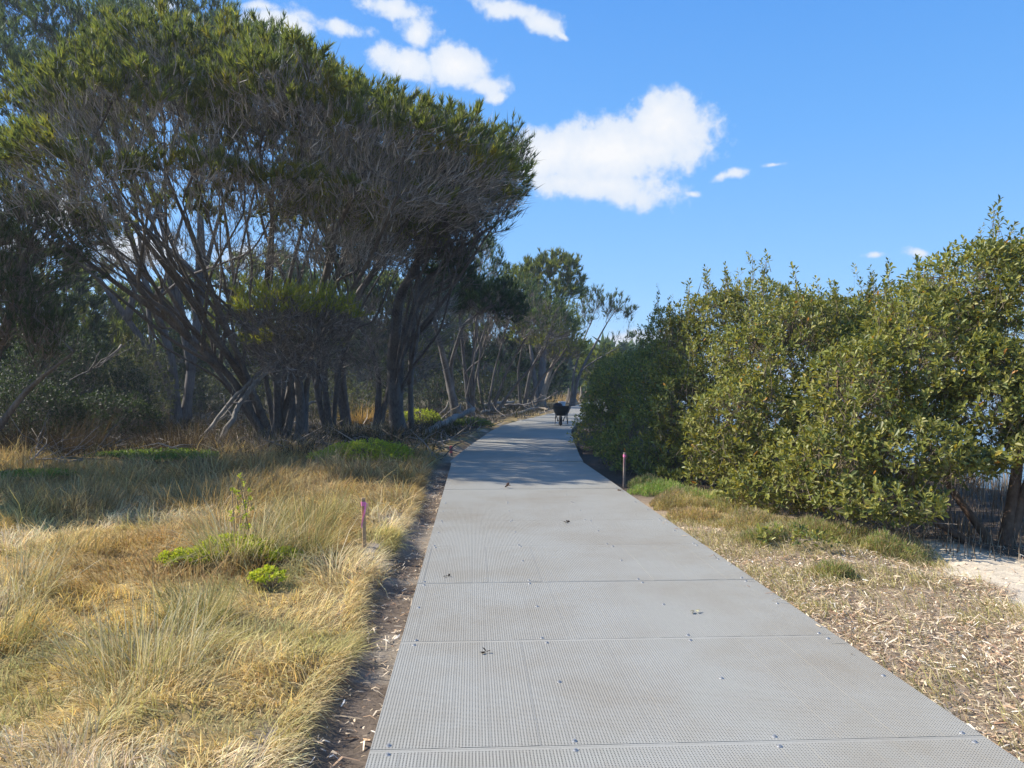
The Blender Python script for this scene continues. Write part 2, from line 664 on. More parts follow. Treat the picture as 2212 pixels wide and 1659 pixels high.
def height(x, y):
    x = np.asarray(x, float).ravel()
    y = np.asarray(y, float).ravel()
    P = np.stack([x, y], 1)
    dl = xl(y) - x
    dr = x - xr(y)
    n1 = fbm(P, 1.7, 3)
    n2 = fbm(P, 0.45, 9, 2)
    # left: a shallow trench beside the deck, then a low hummocky bank
    w = 0.17 + 0.16 * vnoise(P, 0.5, 21)
    hl = -0.19 + 0.03 * n2 + (0.11 + 0.13 * (n1 - 0.45) + 0.035 * (n2 - 0.5)) * sst(w, w + 0.25, dl)
    hl = hl + 0.12 * sst(3, 9, dl) * (fbm(P, 5, 5) - 0.3)
    # right: litter bank, sand, mud, then the bay
    hr = -0.13 + 0.05 * (n1 - 0.5) + 0.02 * n2 - 0.10 * sst(1.2, 2.8, dr) - 0.10 * sst(3.0, 4.5, dr)
    hr = hr + 0.07 * (fbm(P, 0.5, 15, 2) - 0.5) * sst(0.05, 0.4, dr) + 0.12 * (fbm(P, 1.1, 16) - 0.45) * sst(0.2, 1.0, dr) * sst(3.2, 2.2, dr)
    hr = hr - 0.55 * sst(7.0, 13.0, x - 0.06 * np.maximum(y - 12, 0)) * (x > 3)
    hr = hr - 2.5 * sst(14, 60, x - 0.3 * np.maximum(y, 0)) * (x > 3)
    m = sst(-0.2, 0.2, x - (xl(y) + xr(y)) / 2)
    h = hl * (1 - m) + hr * m
    under = (dl < 0) & (dr < 0)
    h = np.where(under, np.minimum(h, -0.17), h)
    return h


def h1(x, y):
    return float(height([x], [y])[0])


def axis(segs):
    out = []
    for a, b, s in segs:
        out.append(np.arange(a, b, s))
    out.append([segs[-1][1]])
    return np.concatenate(out)


def ground_colour(x, y):
    P = np.stack([x, y], 1)
    dl = xl(y) - x
    dr = x - xr(y)
    n = fbm(P, 0.8, 40)
    nb = fbm(P, 3.5, 44)
    soil = np.array([0.19, 0.15, 0.115])
    thatch = np.array([0.34, 0.25, 0.11])
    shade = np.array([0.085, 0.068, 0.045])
    litter = np.array([0.36, 0.275, 0.19])
    sand = np.array([0.78, 0.66, 0.49])
    mud = np.array([0.11, 0.085, 0.065])
    a = sst(0.25, 0.5, dl)[:, None]
    L_ = soil * (1 - a) + thatch * a
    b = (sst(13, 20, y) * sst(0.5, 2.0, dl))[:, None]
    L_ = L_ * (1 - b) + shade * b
    pale = (sst(0.52, 0.6, n) * (dl < 0.6))[:, None]
    L_ = L_ * (1 - pale) + np.array([0.33, 0.28, 0.22]) * pale
    Rr = np.tile(litter, (len(x), 1))
    s = (sst(-0.15, 0.15, dr - (1.72 + 0.28 * (y - 5.3)) + 0.5 * (n - 0.5)) * sst(9.6, 8.2, y))[:, None]
    Rr = Rr * (1 - s) + sand * s
    e = (sst(0.0, 0.7, x - 4.9 + 0.30 * (y - 6.6) + 0.8 * (n - 0.5)))[:, None]
    e = np.maximum(e, (sst(10.5, 12.0, y))[:, None])
    Rr = Rr * (1 - e) + mud * e
    m = sst(-0.2, 0.2, x - (xl(y) + xr(y)) / 2)[:, None]
    C = L_ * (1 - m) + Rr * m
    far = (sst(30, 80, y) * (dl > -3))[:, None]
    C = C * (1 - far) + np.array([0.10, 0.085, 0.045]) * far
    return C * (0.8 + 0.4 * nb[:, None])


def make_ground():
    xs = axis([(-900, -100, 100), (-100, -30, 8), (-30, -10, 0.6), (-10, -3, 0.2), (-3, 6, 0.12), (6, 12, 0.2), (12, 40, 1.2), (40, 120, 10), (120, 900, 100)])
    ys = axis([(-200, -20, 25), (-20, 0, 1.5), (0, 2, 0.2), (2, 9, 0.1), (9, 16, 0.2), (16, 35, 0.35), (35, 90, 1.2), (90, 200, 10), (200, 1500, 120)])
    X, Y = np.meshgrid(xs, ys)
    x, y = X.ravel(), Y.ravel()
    z = height(x, y)
    nx, ny = len(xs), len(ys)
    i = (np.arange(ny - 1)[:, None] * nx + np.arange(nx - 1)[None, :]).ravel()
    Q = np.stack([i, i + 1, i + nx + 1, i + nx], 1)
    g = Geo()
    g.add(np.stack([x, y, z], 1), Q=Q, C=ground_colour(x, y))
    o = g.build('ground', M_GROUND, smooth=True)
    tag(o, kind='structure', label='sandy ground rising to a grassy bank left of the boardwalk')
    g = Geo()
    xs = axis([(6.2, 40, 4), (40, 1400, 170)])
    ys = axis([(-300, 0, 60), (0, 60, 6), (60, 1500, 160)])
    X, Y = np.meshgrid(xs, ys)
    nx, ny = len(xs), len(ys)
    i = (np.arange(ny - 1)[:, None] * nx + np.arange(nx - 1)[None, :]).ravel()
    Q = np.stack([i, i + 1, i + nx + 1, i + nx], 1)
    g.add(np.stack([X.ravel(), Y.ravel(), np.full(X.size, WATER_Z)], 1), Q=Q)
    tag(g.build('water', M_WATER), kind='structure', label='calm blue bay water behind the mangroves')


make_ground()

def make_veil():  # added volume: veils the dark areas and lifts the shadows
    m = bpy.data.materials.new('veil_haze')
    m.use_nodes = True
    nt = m.node_tree
    nt.nodes.clear()
    out = nt.nodes.new('ShaderNodeOutputMaterial')
    pv = nt.nodes.new('ShaderNodeVolumePrincipled')
    pv.inputs['Color'].default_value = (0.78, 0.88, 1.0, 1)
    pv.inputs['Density'].default_value = 0.0008
    pv.inputs['Anisotropy'].default_value = 0.3
    nt.links.new(pv.outputs[0], out.inputs['Volume'])
    g = Geo()
    box(g, (-1000, -320, -12), (1500, 1600, 22))
    tag(g.build('haze', m), 'thin pale haze added over the whole place to lift the shadows', kind='stuff')


make_veil()

# ------------------------------------------------------------------ boardwalk
PLANK_W = 0.0416
PL = 1.36
NPL = 63
TH = 0.030
Y0 = 3.26


def plank_mesh():
    """one moulded strip: four ribs along it, cross ribs every 14 mm, so three rows of real holes"""
    g = Geo()
    w = PLANK_W - 0.0004
    ribs = [(0.0, 0.0042), (0.0098, 0.0178), (0.0236, 0.0316), (0.0374, w)]
    ln = PL - 0.034
    for a, b in ribs:
        box(g, (a, 0.015, -TH), (b, 0.015 + ln, 0.0), bottom=False)
    n = int(ln / 0.0142)
    for k in range(n + 1):
        y = 0.017 + k * (ln - 0.006) / n
        box(g, (0.0002, y, -TH + 0.001), (w - 0.0002, y + 0.0078, -0.0002), bottom=False)
    return g.mesh('plank', [M_DECK])


def bolt_mesh():
    g = Geo()
    for r, z0, z1, k in ((0.0125, 0.0, 0.0022, 12), (0.0070, 0.0022, 0.0075, 6)):
        th = np.arange(k) / k * 2 * math.pi
        V = np.concatenate([np.stack([r * np.cos(th), r * np.sin(th), np.full(k, z0)], 1), np.stack([r * 0.9 * np.cos(th), r * 0.9 * np.sin(th), np.full(k, z1)], 1), [[0, 0, z1 + 0.001]]])
        Q = [[i, (i + 1) % k, k + (i + 1) % k, k + i] for i in range(k)]
        T = [[k + i, k + (i + 1) % k, 2 * k] for i in range(k)]
        g.add(V, T=T, Q=Q)
    return g.mesh('bolt', [M_STEEL])


def make_deck():
    root = bpy.data.objects.new('boardwalk', None)
    COL.objects.link(root)
    tag(root, 'long grey grated boardwalk curving away between the trees and the mangroves', kind='structure')
    pm = plank_mesh()
    bm_ = bolt_mesh()
    # end strips of a panel (the solid rim at each end)
    W = 2 * HALF

    def end_strips(g):
        box(g, (0, 0.0006, -TH - 0.002), (W, 0.0120, -0.0007), bottom=True)
        box(g, (0, PL - 0.0150, -TH - 0.002), (W, PL - 0.0012, -0.0007), bottom=True)
    g = Geo()
    end_strips(g)
    me_near = g.mesh('panel', [M_DECK])
    g = Geo()
    end_strips(g)
    for p in range(NPL):
        x0 = p * PLANK_W
        for a, b in ((0.0, 0.0042), (0.0098, 0.0178), (0.0236, 0.0316), (0.0374, PLANK_W - 0.0004)):
            box(g, (x0 + a, 0.015, -TH), (x0 + b, PL - 0.019, 0.0), bottom=False)
    n = int((PL - 0.034) / 0.0142)
    for k in range(n + 1):
        y = 0.017 + k * (PL - 0.04) / n
        box(g, (0.0005, y, -TH + 0.001), (W - 0.002, y + 0.0078, -0.0002), bottom=False)
    me_far = g.mesh('panel', [M_DECK])
    ax = Vector((-math.sin(PHI), math.cos(PHI), 0))
    px = Vector((math.cos(PHI), math.sin(PHI), 0))
    c0 = Vector((0.735 + SL * (Y0 - 3.0), Y0, 0))
    for k in range(-6, 9):
        org = c0 + ax * (PL * k) - px * HALF
        near = -1 <= k <= 2
        pn = bpy.data.objects.new('panel', me_near if near else me_far)
        COL.objects.link(pn)
        pn.parent = root
        pn.location = org + Vector((0, 0, float(R.normal(0, 0.0012))))
        pn.rotation_euler = (0, 0, PHI)
        if near:
            for p in range(NPL):
                q = bpy.data.objects.new('plank', pm)
                COL.objects.link(q)
                q.parent = pn
                q.location = (p * PLANK_W, 0, float(R.normal(0, 0.0004)))
        if k >= -1:
            for ux in (0.07, 0.86, 1.72, 2.54):
                for uy in (0.045, PL * 0.52, PL - 0.045):
                    if uy > 0.1 and uy < PL - 0.1 and R.random() < 0.3:
                        continue
                    b = bpy.data.objects.new('bolt', bm_)
                    COL.objects.link(b)
                    b.parent = pn
                    b.location = (ux + R.normal(0, 0.012), uy + R.normal(0, 0.008), 0.0003)
                    b.rotation_euler = (0, 0, R.random() * 3)
    # the curved run beyond the gap: every panel its own trapezium of ribs
    ys = np.arange(15.62, 100, PL)
    for j in range(len(ys) - 1):
        a, b = ys[j], ys[j + 1] - 0.006
        ha, hb = 0.004, 0.004
        A0 = np.array([xl(a), a - 0.06, 0.0])
        A1 = np.array([xr(a), a + 0.07, 0.0])
        B0 = np.array([xl(b), b - 0.06, 0.0])
        B1 = np.array([xr(b), b + 0.07, 0.0])
        g = Geo()
        nl = 100 if a < 40 else 60
        hw = 0.37 / nl
        for i in range(nl + 1):
            u = i / nl
            s0, s1 = max(0, u - hw), min(1, u + hw)
            P = [A0 + (A1 - A0) * s0, A0 + (A1 - A0) * s1, B0 + (B1 - B0) * s1, B0 + (B1 - B0) * s0]
            V = np.array([p + [0, 0, -TH] for p in P] + P)
            g.add(V, Q=[[4, 5, 6, 7], [0, 1, 5, 4], [1, 2, 6, 5], [2, 3, 7, 6], [3, 0, 4, 7]])
        nc = 27 if a < 40 else 12
        for i in range(nc + 1):
            v = i / nc
            dv = 0.0045 / PL * 27 / nc * 1.6
            v0, v1 = np.clip([v - dv, v + dv], 0.002, 0.998)
            e = np.array([0, 0, -0.0012])
            P = [A0 + (B0 - A0) * v0 + e, A1 + (B1 - A1) * v0 + e, A1 + (B1 - A1) * v1 + e, A0 + (B0 - A0) * v1 + e]
            V = np.array([p + [0, 0, -TH + 0.003] for p in P] + P)
            g.add(V, Q=[[4, 5, 6, 7], [0, 1, 5, 4], [1, 2, 6, 5], [2, 3, 7, 6], [3, 0, 4, 7]])
        g.build('panel', M_DECK, root)
    # bearers under the deck
    g = Geo()
    for off in (0.05, 0.88, 1.74, 2.54):
        for (E, rev) in ((LE, False),):
            ysb = np.arange(-6, 98, 2.0)
            for a, b in zip(ysb[:-1], ysb[1:]):
                t = off / 2.62
                P = []
                for yy in (a, b):
                    xa = xl(yy) * (1 - t) + xr(yy) * t
                    P.append((xa, yy))
                (x0, y0), (x1, y1) = P
                w = 0.03
                V = np.array([[x0 - w, y0, -0.155], [x0 + w, y0, -0.155], [x1 + w, y1, -0.155], [x1 - w, y1, -0.155],
                              [x0 - w, y0, -TH - 0.004], [x0 + w, y0, -TH - 0.004], [x1 + w, y1, -TH - 0.004], [x1 - w, y1, -TH - 0.004]])
                g.add(V, Q=[[4, 5, 6, 7], [0, 1, 5, 4], [1, 2, 6, 5], [2, 3, 7, 6], [3, 0, 4, 7]])
    g.build('bearer', M_BEAM, root)
    return root


make_deck()

# ------------------------------------------------------------------ plants: branching, twigs, leaves


def colonize(stems, attr, step, kill, maxit=120, up=0.15):
    """space colonisation from given stems towards the attractor points; returns positions and parents"""
    pos, par = [], []
    for s in stems:
        s = smooth_line(s, step)
        base = len(pos)
        for i, p in enumerate(s):
            pos.append(p)
            par.append(base + i - 1 if i else -1)
    nstem = len(pos)
    pos = np.array(pos)
    par = list(par)
    A = attr.copy()
    d = np.full(len(A), 1e9)
    near = np.zeros(len(A), int)

    def upd(lo, hi):
        nonlocal d, near
        for c in range(lo, hi, 400):
            e = min(hi, c + 400)
            dd = np.linalg.norm(A[:, None, :] - pos[None, c:e, :], axis=2)
            j = dd.argmin(1)
            m = dd[np.arange(len(A)), j]
            b = m < d
            d[b] = m[b]
            near[b] = j[b] + c
    upd(0, len(pos))
    grown = {}
    for it in range(maxit):
        keep = d > kill
        A, d, near = A[keep], d[keep], near[keep]
        if len(A) == 0:
            break
        u, inv = np.unique(near, return_inverse=True)
        dirs = np.zeros((len(u), 3))
        np.add.at(dirs, inv, nrm(A - pos[near]))
        dirs = nrm(dirs)
        dirs[:, 2] += up
        dirs = nrm(dirs + R.normal(0, 0.12, dirs.shape))
        new, np_ = [], []
        for k, ui in enumerate(u):
            if grown.get(ui, 0) >= 3:
                # give up: drop attractors bound to it
                d[near == ui] = 0
                continue
            grown[ui] = grown.get(ui, 0) + 1
            new.append(pos[ui] + dirs[k] * step)
            np_.append(int(ui))
        if not new:
            keep = d > 0
            A, d, near = A[keep], d[keep], near[keep]
            continue
        lo = len(pos)
        pos = np.concatenate([pos, np.array(new)])
        par += np_
        upd(lo, len(pos))
    return pos, np.array(par), nstem


def skeleton(pos, par, tip_r, expo, base_r=None, stem_of=None):
    n = len(pos)
    kids = [[] for _ in range(n)]
    for i, p in enumerate(par):
        if p >= 0:
            kids[p].append(i)
    acc = np.zeros(n)
    order = np.arange(n)[::-1]
    for i in order:
        if not kids[i]:
            acc[i] = tip_r ** expo
        else:
            acc[i] = sum(acc[k] for k in kids[i]) * 1.002
    r = acc ** (1 / expo)
    return r, kids


def chains(par, kids, r):
    out = []
    roots = [i for i, p in enumerate(par) if p < 0]
    stack = [(i, None) for i in roots]
    while stack:
        i, st = stack.pop()
        ch = [] if st is None else [st]
        while True:
            ch.append(i)
            if not kids[i]:
                break
            ks = sorted(kids[i], key=lambda k: -r[k])
            for k in ks[1:]:
                stack.append((k, i))
            i = ks[0]
        out.append(ch)
    return out


def twigs(P, Dr, L_, r0, C, g, bend=0.35, upb=0.3):
    """thin 3-sided tapering twigs, all at once; returns mid and tip points with directions"""
    n = len(P)
    Dr = nrm(Dr)
    D2 = nrm(Dr + R.normal(0, bend, (n, 3)) + np.array([0, 0, upb]))
    L_ = np.broadcast_to(L_, (n,))
    r0 = np.broadcast_to(r0, (n,))
    P1 = P + Dr * (L_ * 0.5)[:, None]
    P2 = P1 + D2 * (L_ * 0.5)[:, None]
    a = nrm(np.cross(Dr, R.normal(0, 1, (n, 3))))
    b = np.cross(Dr, a)
    V = np.zeros((n, 7, 3))
    for k in range(3):
        c, s = math.cos(k * 2.0944), math.sin(k * 2.0944)
        off = a * c + b * s
        V[:, k] = P + off * r0[:, None]
        V[:, 3 + k] = P1 + off * (r0 * 0.7)[:, None]
    V[:, 6] = P2
    base = np.arange(n)[:, None] * 7
    Q = np.concatenate([base + np.array([k, (k + 1) % 3, 3 + (k + 1) % 3, 3 + k]) for k in range(3)])
    T = np.concatenate([base + np.array([3 + k, 3 + (k + 1) % 3, 6]) for k in range(3)])
    C = np.asarray(C)
    CC = np.repeat(C.reshape(-1, 1, 3) if C.ndim == 2 else np.tile(C, (n, 1)).reshape(n, 1, 3), 7, axis=1).reshape(-1, 3)
    g.add(V.reshape(-1, 3), T=T, Q=Q, C=CC)
    return P1, P2, D2


def needles(P, Dr, g, C, nb=5, L_=0.16, w=0.018, spread=0.55):
    """bottle-brush shoots: nb narrow blades round each shoot direction"""
    n = len(P)
    Dr = nrm(Dr)
    a = nrm(np.cross(Dr, R.normal(0, 1, (n, 3))))
    b = np.cross(Dr, a)
    for k in range(nb):
        th = k * 2.399 + R.random(n) * 1.2
        side = a * np.cos(th)[:, None] + b * np.sin(th)[:, None]
        dd = nrm(Dr + side * (spread * (0.5 + R.random(n)))[:, None])
        st = P + Dr * (L_ * 0.55 * (k / nb) * R.random(n))[:, None]
        ll = L_ * (0.7 + 0.6 * R.random(n))
        wv = nrm(np.cross(dd, R.normal(0, 1, (n, 3)))) * (w * (0.7 + 0.6 * R.random(n)) / 2)[:, None]
        V = np.zeros((n, 3, 3))
        V[:, 0] = st - wv
        V[:, 1] = st + wv
        V[:, 2] = st + dd * ll[:, None]
        T = np.arange(n)[:, None] * 3 + np.array([0, 1, 2])
        CC = np.repeat(C[:, None, :] * (0.85 + 0.3 * R.random((n, 1, 1))), 3, axis=1).reshape(-1, 3)
        g.add(V.reshape(-1, 3), T=T, C=CC)


def leaf_frames(P, Dr, nl, L_, out_w=0.9):
    """nl leaves whorled about each shoot: returns base, direction, normal, length"""
    n = len(P)
    Dr = nrm(Dr)
    a = nrm(np.cross(Dr, R.normal(0, 1, (n, 3))))
    b = np.cross(Dr, a)
    B, DD, NN, LL, ID = [], [], [], [], []
    for k in range(nl):
        th = k * math.pi + (k // 2) * 1.5708 + R.random(n) * 0.7
        side = a * np.cos(th)[:, None] + b * np.sin(th)[:, None]
        t = k / max(1, nl - 1)
        dd = nrm(Dr * (0.35 + 0.9 * t) + side * out_w + R.normal(0, 0.18, (n, 3)))
        st = P + Dr * (L_ * 1.1 * t)
        nn = nrm(np.cross(dd, np.cross(Dr, dd)) + R.normal(0, 0.25, (n, 3)))
        B.append(st)
        DD.append(dd)
        NN.append(nn)
        LL.append(L_ * (0.7 + 0.5 * R.random(n)) * (1.0 - 0.25 * (t > 0.8)))
        ID.append(np.arange(n))
    return [np.concatenate(q) for q in (B, DD, NN, LL, ID)]


def leaf_geo(g, B, DD, NN, LL, C, wr=0.42, simple=False):
    """folded oval leaves"""
    n = len(B)
    S = nrm(np.cross(DD, NN))
    N2 = np.cross(S, DD)
    w = (LL * wr / 2)[:, None]
    l = LL[:, None]
    if simple:
        V = np.stack([B, B + DD * l * 0.55 + S * w + N2 * w * 0.25, B + DD * l, B + DD * l * 0.55 - S * w + N2 * w * 0.25], 1)
        base = np.arange(n)[:, None] * 4
        T = np.concatenate([base + [0, 1, 2], base + [0, 2, 3]])
        g.add(V.reshape(-1, 3), T=T, C=np.repeat(C, 4, axis=0))
    else:
        V = np.stack([B, B + DD * l * 0.35 + S * w * 0.8 + N2 * w * 0.3, B + DD * l * 0.72 + S * w + N2 * w * 0.35 - N2 * l * 0.03,
                      B + DD * l - N2 * l * 0.08, B + DD * l * 0.72 - S * w + N2 * w * 0.35 - N2 * l * 0.03, B + DD * l * 0.35 - S * w * 0.8 + N2 * w * 0.3], 1)
        base = np.arange(n)[:, None] * 6
        T = np.concatenate([base + [0, 1, 2], base + [0, 2, 3], base + [0, 3, 4], base + [0, 4, 5]])
        g.add(V.reshape(-1, 3), T=T, C=np.repeat(C, 6, axis=0))


def lobe_q(P, lobes):
    """smallest normalised radius of P over the lobes, and the index"""
    q = np.stack([np.linalg.norm((P - c) / r, axis=1) for c, r in lobes], 1)
    return q.min(1), q.argmin(1)


def lobe_points(lobes, n, zmin=-0.15, inner=0.35, outw=0.6):
    out = []
    vol = np.array([r[0] * r[1] + r[0] * r[2] for c, r in lobes])
    cnt = np.maximum(8, (n * vol / vol.sum()).astype(int))
    for (c, r), k in zip(lobes, cnt):
        d = nrm(R.normal(0, 1, (k * 4, 3)))
        d = d[d[:, 2] > zmin][:k]
        rr = inner + (1 - inner) * R.random(len(d)) ** outw
        bump = 0.82 + 0.36 * vnoise(d, 0.45, int(abs(c[0] * 10)) + 3)
        out.append(c + d * rr[:, None] * r * bump[:, None])
    return np.concatenate(out)


def pick(cols, n, w=None):
    cols = np.array(cols, float)
    i = R.choice(len(cols), n, p=w)
    return cols[i]


GREEN_A = [(0.190, 0.215, 0.055), (0.155, 0.185, 0.055), (0.240, 0.240, 0.060), (0.120, 0.150, 0.052)]
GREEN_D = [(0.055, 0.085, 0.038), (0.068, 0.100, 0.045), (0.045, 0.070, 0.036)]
GREEN_B = [(0.095, 0.135, 0.070), (0.115, 0.150, 0.075), (0.080, 0.115, 0.070)]
GREEN_Y_SUN = [(0.30, 0.32, 0.05), (0.24, 0.28, 0.05), (0.38, 0.36, 0.07)]  # yellow-green leaves, brightened in colour to pass for sunlit


def needle_tree(name, label, stems, lobes, n_attr, cols, step=0.28, bark=None, leaf_q=0.72, twig_n=4, twig_l=0.5, shoot_n=3, nb=5,
                needle_l=0.17, needle_w=0.018, stem_r=None, leaf_frac=1.0, group=None, category='tree', tip_r=0.006, expo=2.25, twig_c=(0.15, 0.13, 0.115),
                zmin=-0.1, leaf_z=-0.2, kill=None, flare=1.0, fuzz=11, fuzz_l=0.42, fuzz_w=0.017, leaf_top=99, forks=0):
    stems = [np.asarray(s) for s in stems]
    base = stems[0][0].copy()
    if forks:
        extra = fork(stems, forks, lobes)
        stem_r = list(stem_r) + [float(min(stem_r)) * R.uniform(0.35, 0.75) for _ in extra]
        stems = stems + extra
    A = lobe_points(lobes, n_attr, zmin)
    pos, par, nst = colonize(stems, A, step, kill or step * 1.3)
    r, kids = skeleton(pos, par, tip_r, expo)
    # keep the drawn stems at least as thick as asked
    if stem_r is not None:
        k = 0
        for s, sr in zip(stems, stem_r):
            m = len(smooth_line(s, step))
            t = np.linspace(0, 1, m)
            want = sr * (1 - 0.72 * t) + sr * 0.5 * flare * np.exp(-t * m * step / 0.45)
            r[k:k + m] = np.maximum(np.minimum(r[k:k + m], want * 1.25), want)
            k += m
    root = empty(name, Vector(base), label, category, group)
    g = Geo()
    gt = Geo()
    for ch in chains(par, kids, r):
        P = pos[ch]
        rr = r[ch].copy()
        if len(ch) > 1 and rr[0] > rr[1] * 1.6:
            rr[0] = rr[1] * 1.2
        if len(P) < 2:
            continue
        mr = rr.max()
        if mr > 0.018:
            tube(g, P, rr, 9 if mr > 0.12 else (6 if mr > 0.05 else 4), rough=0.26 if mr > 0.06 else 0.0)
        else:
            tube(gt, P, rr, 3, C=np.array(twig_c), cap=False)
    trunk = g.build('trunk', bark or M_BARK, None, smooth=True, loc=base)
    child(trunk, root)
    # twigs
    tips = np.array([i for i in range(nst, len(pos)) if r[i] < 0.02])
    if len(tips) == 0:
        tips = np.arange(len(pos))
    idx = np.repeat(tips, twig_n)
    pd = nrm(pos[idx] - pos[np.maximum(par[idx], 0)])
    q, li = lobe_q(pos[idx], lobes)
    cen = np.array([c for c, _ in lobes])[li]
    outw = nrm(pos[idx] - cen)
    dr = nrm(pd * 0.7 + outw * 0.3 + nrm(pos[idx] - base - np.array([0, 0, 1.2])) * 0.6 + np.array([0, 0, 0.2]) + R.normal(0, 0.36, pd.shape))
    tl = twig_l * (0.5 + 0.8 * R.random(len(idx)))
    tc = np.array(twig_c) * (0.6 + 0.9 * R.random((len(idx), 1)))
    P1, P2, D2 = twigs(pos[idx], dr, tl, 0.0045 + tip_r * 0.3, tc, gt)
    if fuzz:
        fi = np.array([i for i in range(nst, len(pos)) if r[i] < tip_r * 3.2])
        fi = np.repeat(fi, fuzz)
        fp = pos[fi] + R.normal(0, fuzz_l * 0.45, (len(fi), 3))
        foc = base + np.array([0, 0, 1.2])
        fd = nrm(nrm(fp - foc) * 1.0 + nrm(pos[fi] - pos[np.maximum(par[fi], 0)]) * 0.5 + R.normal(0, 0.28, (len(fi), 3)) + np.array([0, 0, 0.2]))
        needles(fp, fd, gt, np.array(twig_c) * (0.5 + 1.0 * R.random((len(fi), 1))), 1, fuzz_l, fuzz_w, 0.2)
    tw = gt.build('twigs', M_TWIG, None, loc=base)
    tw['kind'] = 'stuff'
    child(tw, root)
    # shoots
    lobes = lobes[:leaf_top]
    q2, li2 = lobe_q(P2, lobes)
    cz = np.array([c[2] for c, _ in lobes])[li2]
    rz = np.array([rr_[2] for _, rr_ in lobes])[li2]
    clump = vnoise(P2, 1.1, 5)
    ok = (q2 > leaf_q + 0.25 * (clump - 0.5)) & (P2[:, 2] > cz + leaf_z * rz) & (R.random(len(P2)) < leaf_frac)
    S, SD, SM = P2[ok], D2[ok], P1[ok]
    if len(S):
        k = shoot_n
        SP = np.concatenate([S] + [SM + (S - SM) * R.random((len(S), 1)) for _ in range(k - 1)])
        SDn = nrm(np.concatenate([SD] * k) + np.array([0, 0, 0.5]) + R.normal(0, 0.28, (len(S) * k, 3)))
        c = pick(cols, len(SP))
        big = vnoise(SP, 1.6, 12)[:, None]
        c = c * (0.75 + 0.5 * big)
        yel = (vnoise(SP, 0.9, 31) > 0.72)[:, None]
        c = np.where(yel, c * np.array([1.35, 1.15, 0.8]), c)
        gl = Geo()
        needles(SP, SDn, gl, c, nb, needle_l, needle_w, 0.42)
        cr = gl.build('crown', M_NEEDLE, None, loc=base)
        child(cr, root)
    return root


def ln(pts, d0, d1, x_off=0):
    """a stem drawn through sheet points, its distance going from d0 to d1"""
    n = len(pts)
    out = []
    for i, (x, y) in enumerate(pts):
        t = i / (n - 1)
        out.append(D(x, y, d0 + (d1 - d0) * t ** 1.3))
    out = np.array(out)
    zb = h1(out[0][0], out[0][1]) - 0.08
    out[0][2] = min(out[0][2], zb) if out[0][2] > zb else zb
    return out


def LB(x, y, w, h, d, dd=None):
    """a crown lobe: sheet centre, half width, half height, distance, half depth in metres"""
    s = d / F
    return (D(x, y, d), np.array([w * s, dd if dd else w * s, h * s]))


def fork(stems, n, lobes, d_spread=1.2, t0=0.12, t1=0.55):
    out = []
    for _ in range(n):
        s = stems[R.integers(len(stems))]
        P = resample(s, 0.3)
        i = int(len(P) * R.uniform(t0, t1))
        a = P[i]
        c, r = lobes[R.integers(len(lobes))]
        best = min((lobes[R.integers(len(lobes))] for _ in range(4)), key=lambda L_: abs(L_[0][0] - a[0]))
        c, r = best
        e = c + np.array([R.uniform(-0.7, 0.7) * r[0], R.uniform(-0.6, 0.6) * r[1], -0.5 * r[2]])
        m = (a + e) / 2 + R.normal(0, 0.35, 3) + np.array([0, 0, -0.2])
        out.append(np.array([a, a * 0.7 + m * 0.3 + [0, 0, 0.25], m, e]))
    return out


# --- the great spreading tree ----------------------------------------------------------------
needle_tree('paperbark_tree', 'huge olive-crowned tree with many dark trunks fanning out left of the boardwalk',
            [ln([(585, 958), (552, 860), (480, 745), (385, 610), (290, 490), (215, 400)], 23.5, 16),
             ln([(590, 960), (540, 830), (470, 660), (410, 500), (360, 380)], 23.6, 17),
             ln([(600, 960), (598, 800), (572, 640), (590, 470), (560, 330)], 23.9, 17.5),
             ln([(612, 960), (635, 790), (690, 640), (735, 480), (790, 370)], 24.0, 17),
             ln([(575, 955), (500, 815), (360, 690), (220, 590), (110, 500)], 23.3, 15.5),
             ln([(618, 955), (655, 800), (760, 650), (850, 520), (930, 400)], 24.2, 18),
             ln([(580, 958), (520, 840), (420, 720), (320, 560), (300, 430)], 24.2, 18.5),
             ln([(596, 960), (570, 800), (510, 640), (490, 500), (470, 360)], 24.6, 19),
             ln([(606, 960), (615, 780), (620, 620), (660, 460), (680, 330)], 24.8, 19),
             ln([(616, 958), (650, 780), (720, 690), (800, 560), (860, 420)], 23.6, 16.5),
             ln([(570, 955), (470, 800), (330, 640), (180, 480), (140, 400)], 24.5, 17)],
            [LB(330, 285, 215, 135, 16.3, 2.8), LB(450, 205, 180, 90, 17.5, 2.8), LB(640, 285, 180, 125, 16.6, 2.8), LB(800, 340, 150, 115, 17, 2.6),
             LB(955, 370, 125, 95, 18, 2.3), LB(1048, 405, 80, 85, 18.2, 1.9), LB(180, 390, 125, 110, 15.5, 2.0), LB(560, 255, 150, 110, 19.5, 2.6),
             LB(740, 285, 120, 80, 20, 2.4),
             LB(420, 420, 240, 90, 17, 2.6), LB(700, 440, 230, 80, 17.5, 2.4), LB(930, 450, 140, 75, 18.3, 1.8), LB(200, 465, 150, 60, 16, 1.8),
             LB(430, 570, 230, 55, 19, 1.6), LB(740, 560, 140, 55, 19.5, 1.6)],
            8200, GREEN_A, step=0.25, stem_r=[0.12, 0.11, 0.13, 0.12, 0.10, 0.10, 0.085, 0.09, 0.09, 0.08, 0.08], leaf_q=0.66, twig_n=4, twig_l=0.5, shoot_n=6, leaf_z=-0.05, zmin=-0.45,
            needle_l=0.17, needle_w=0.026, nb=6, fuzz=9, fuzz_l=0.42, fuzz_w=0.018, leaf_top=13, twig_c=(0.33, 0.305, 0.28), tip_r=0.0085, expo=2.15, forks=34)

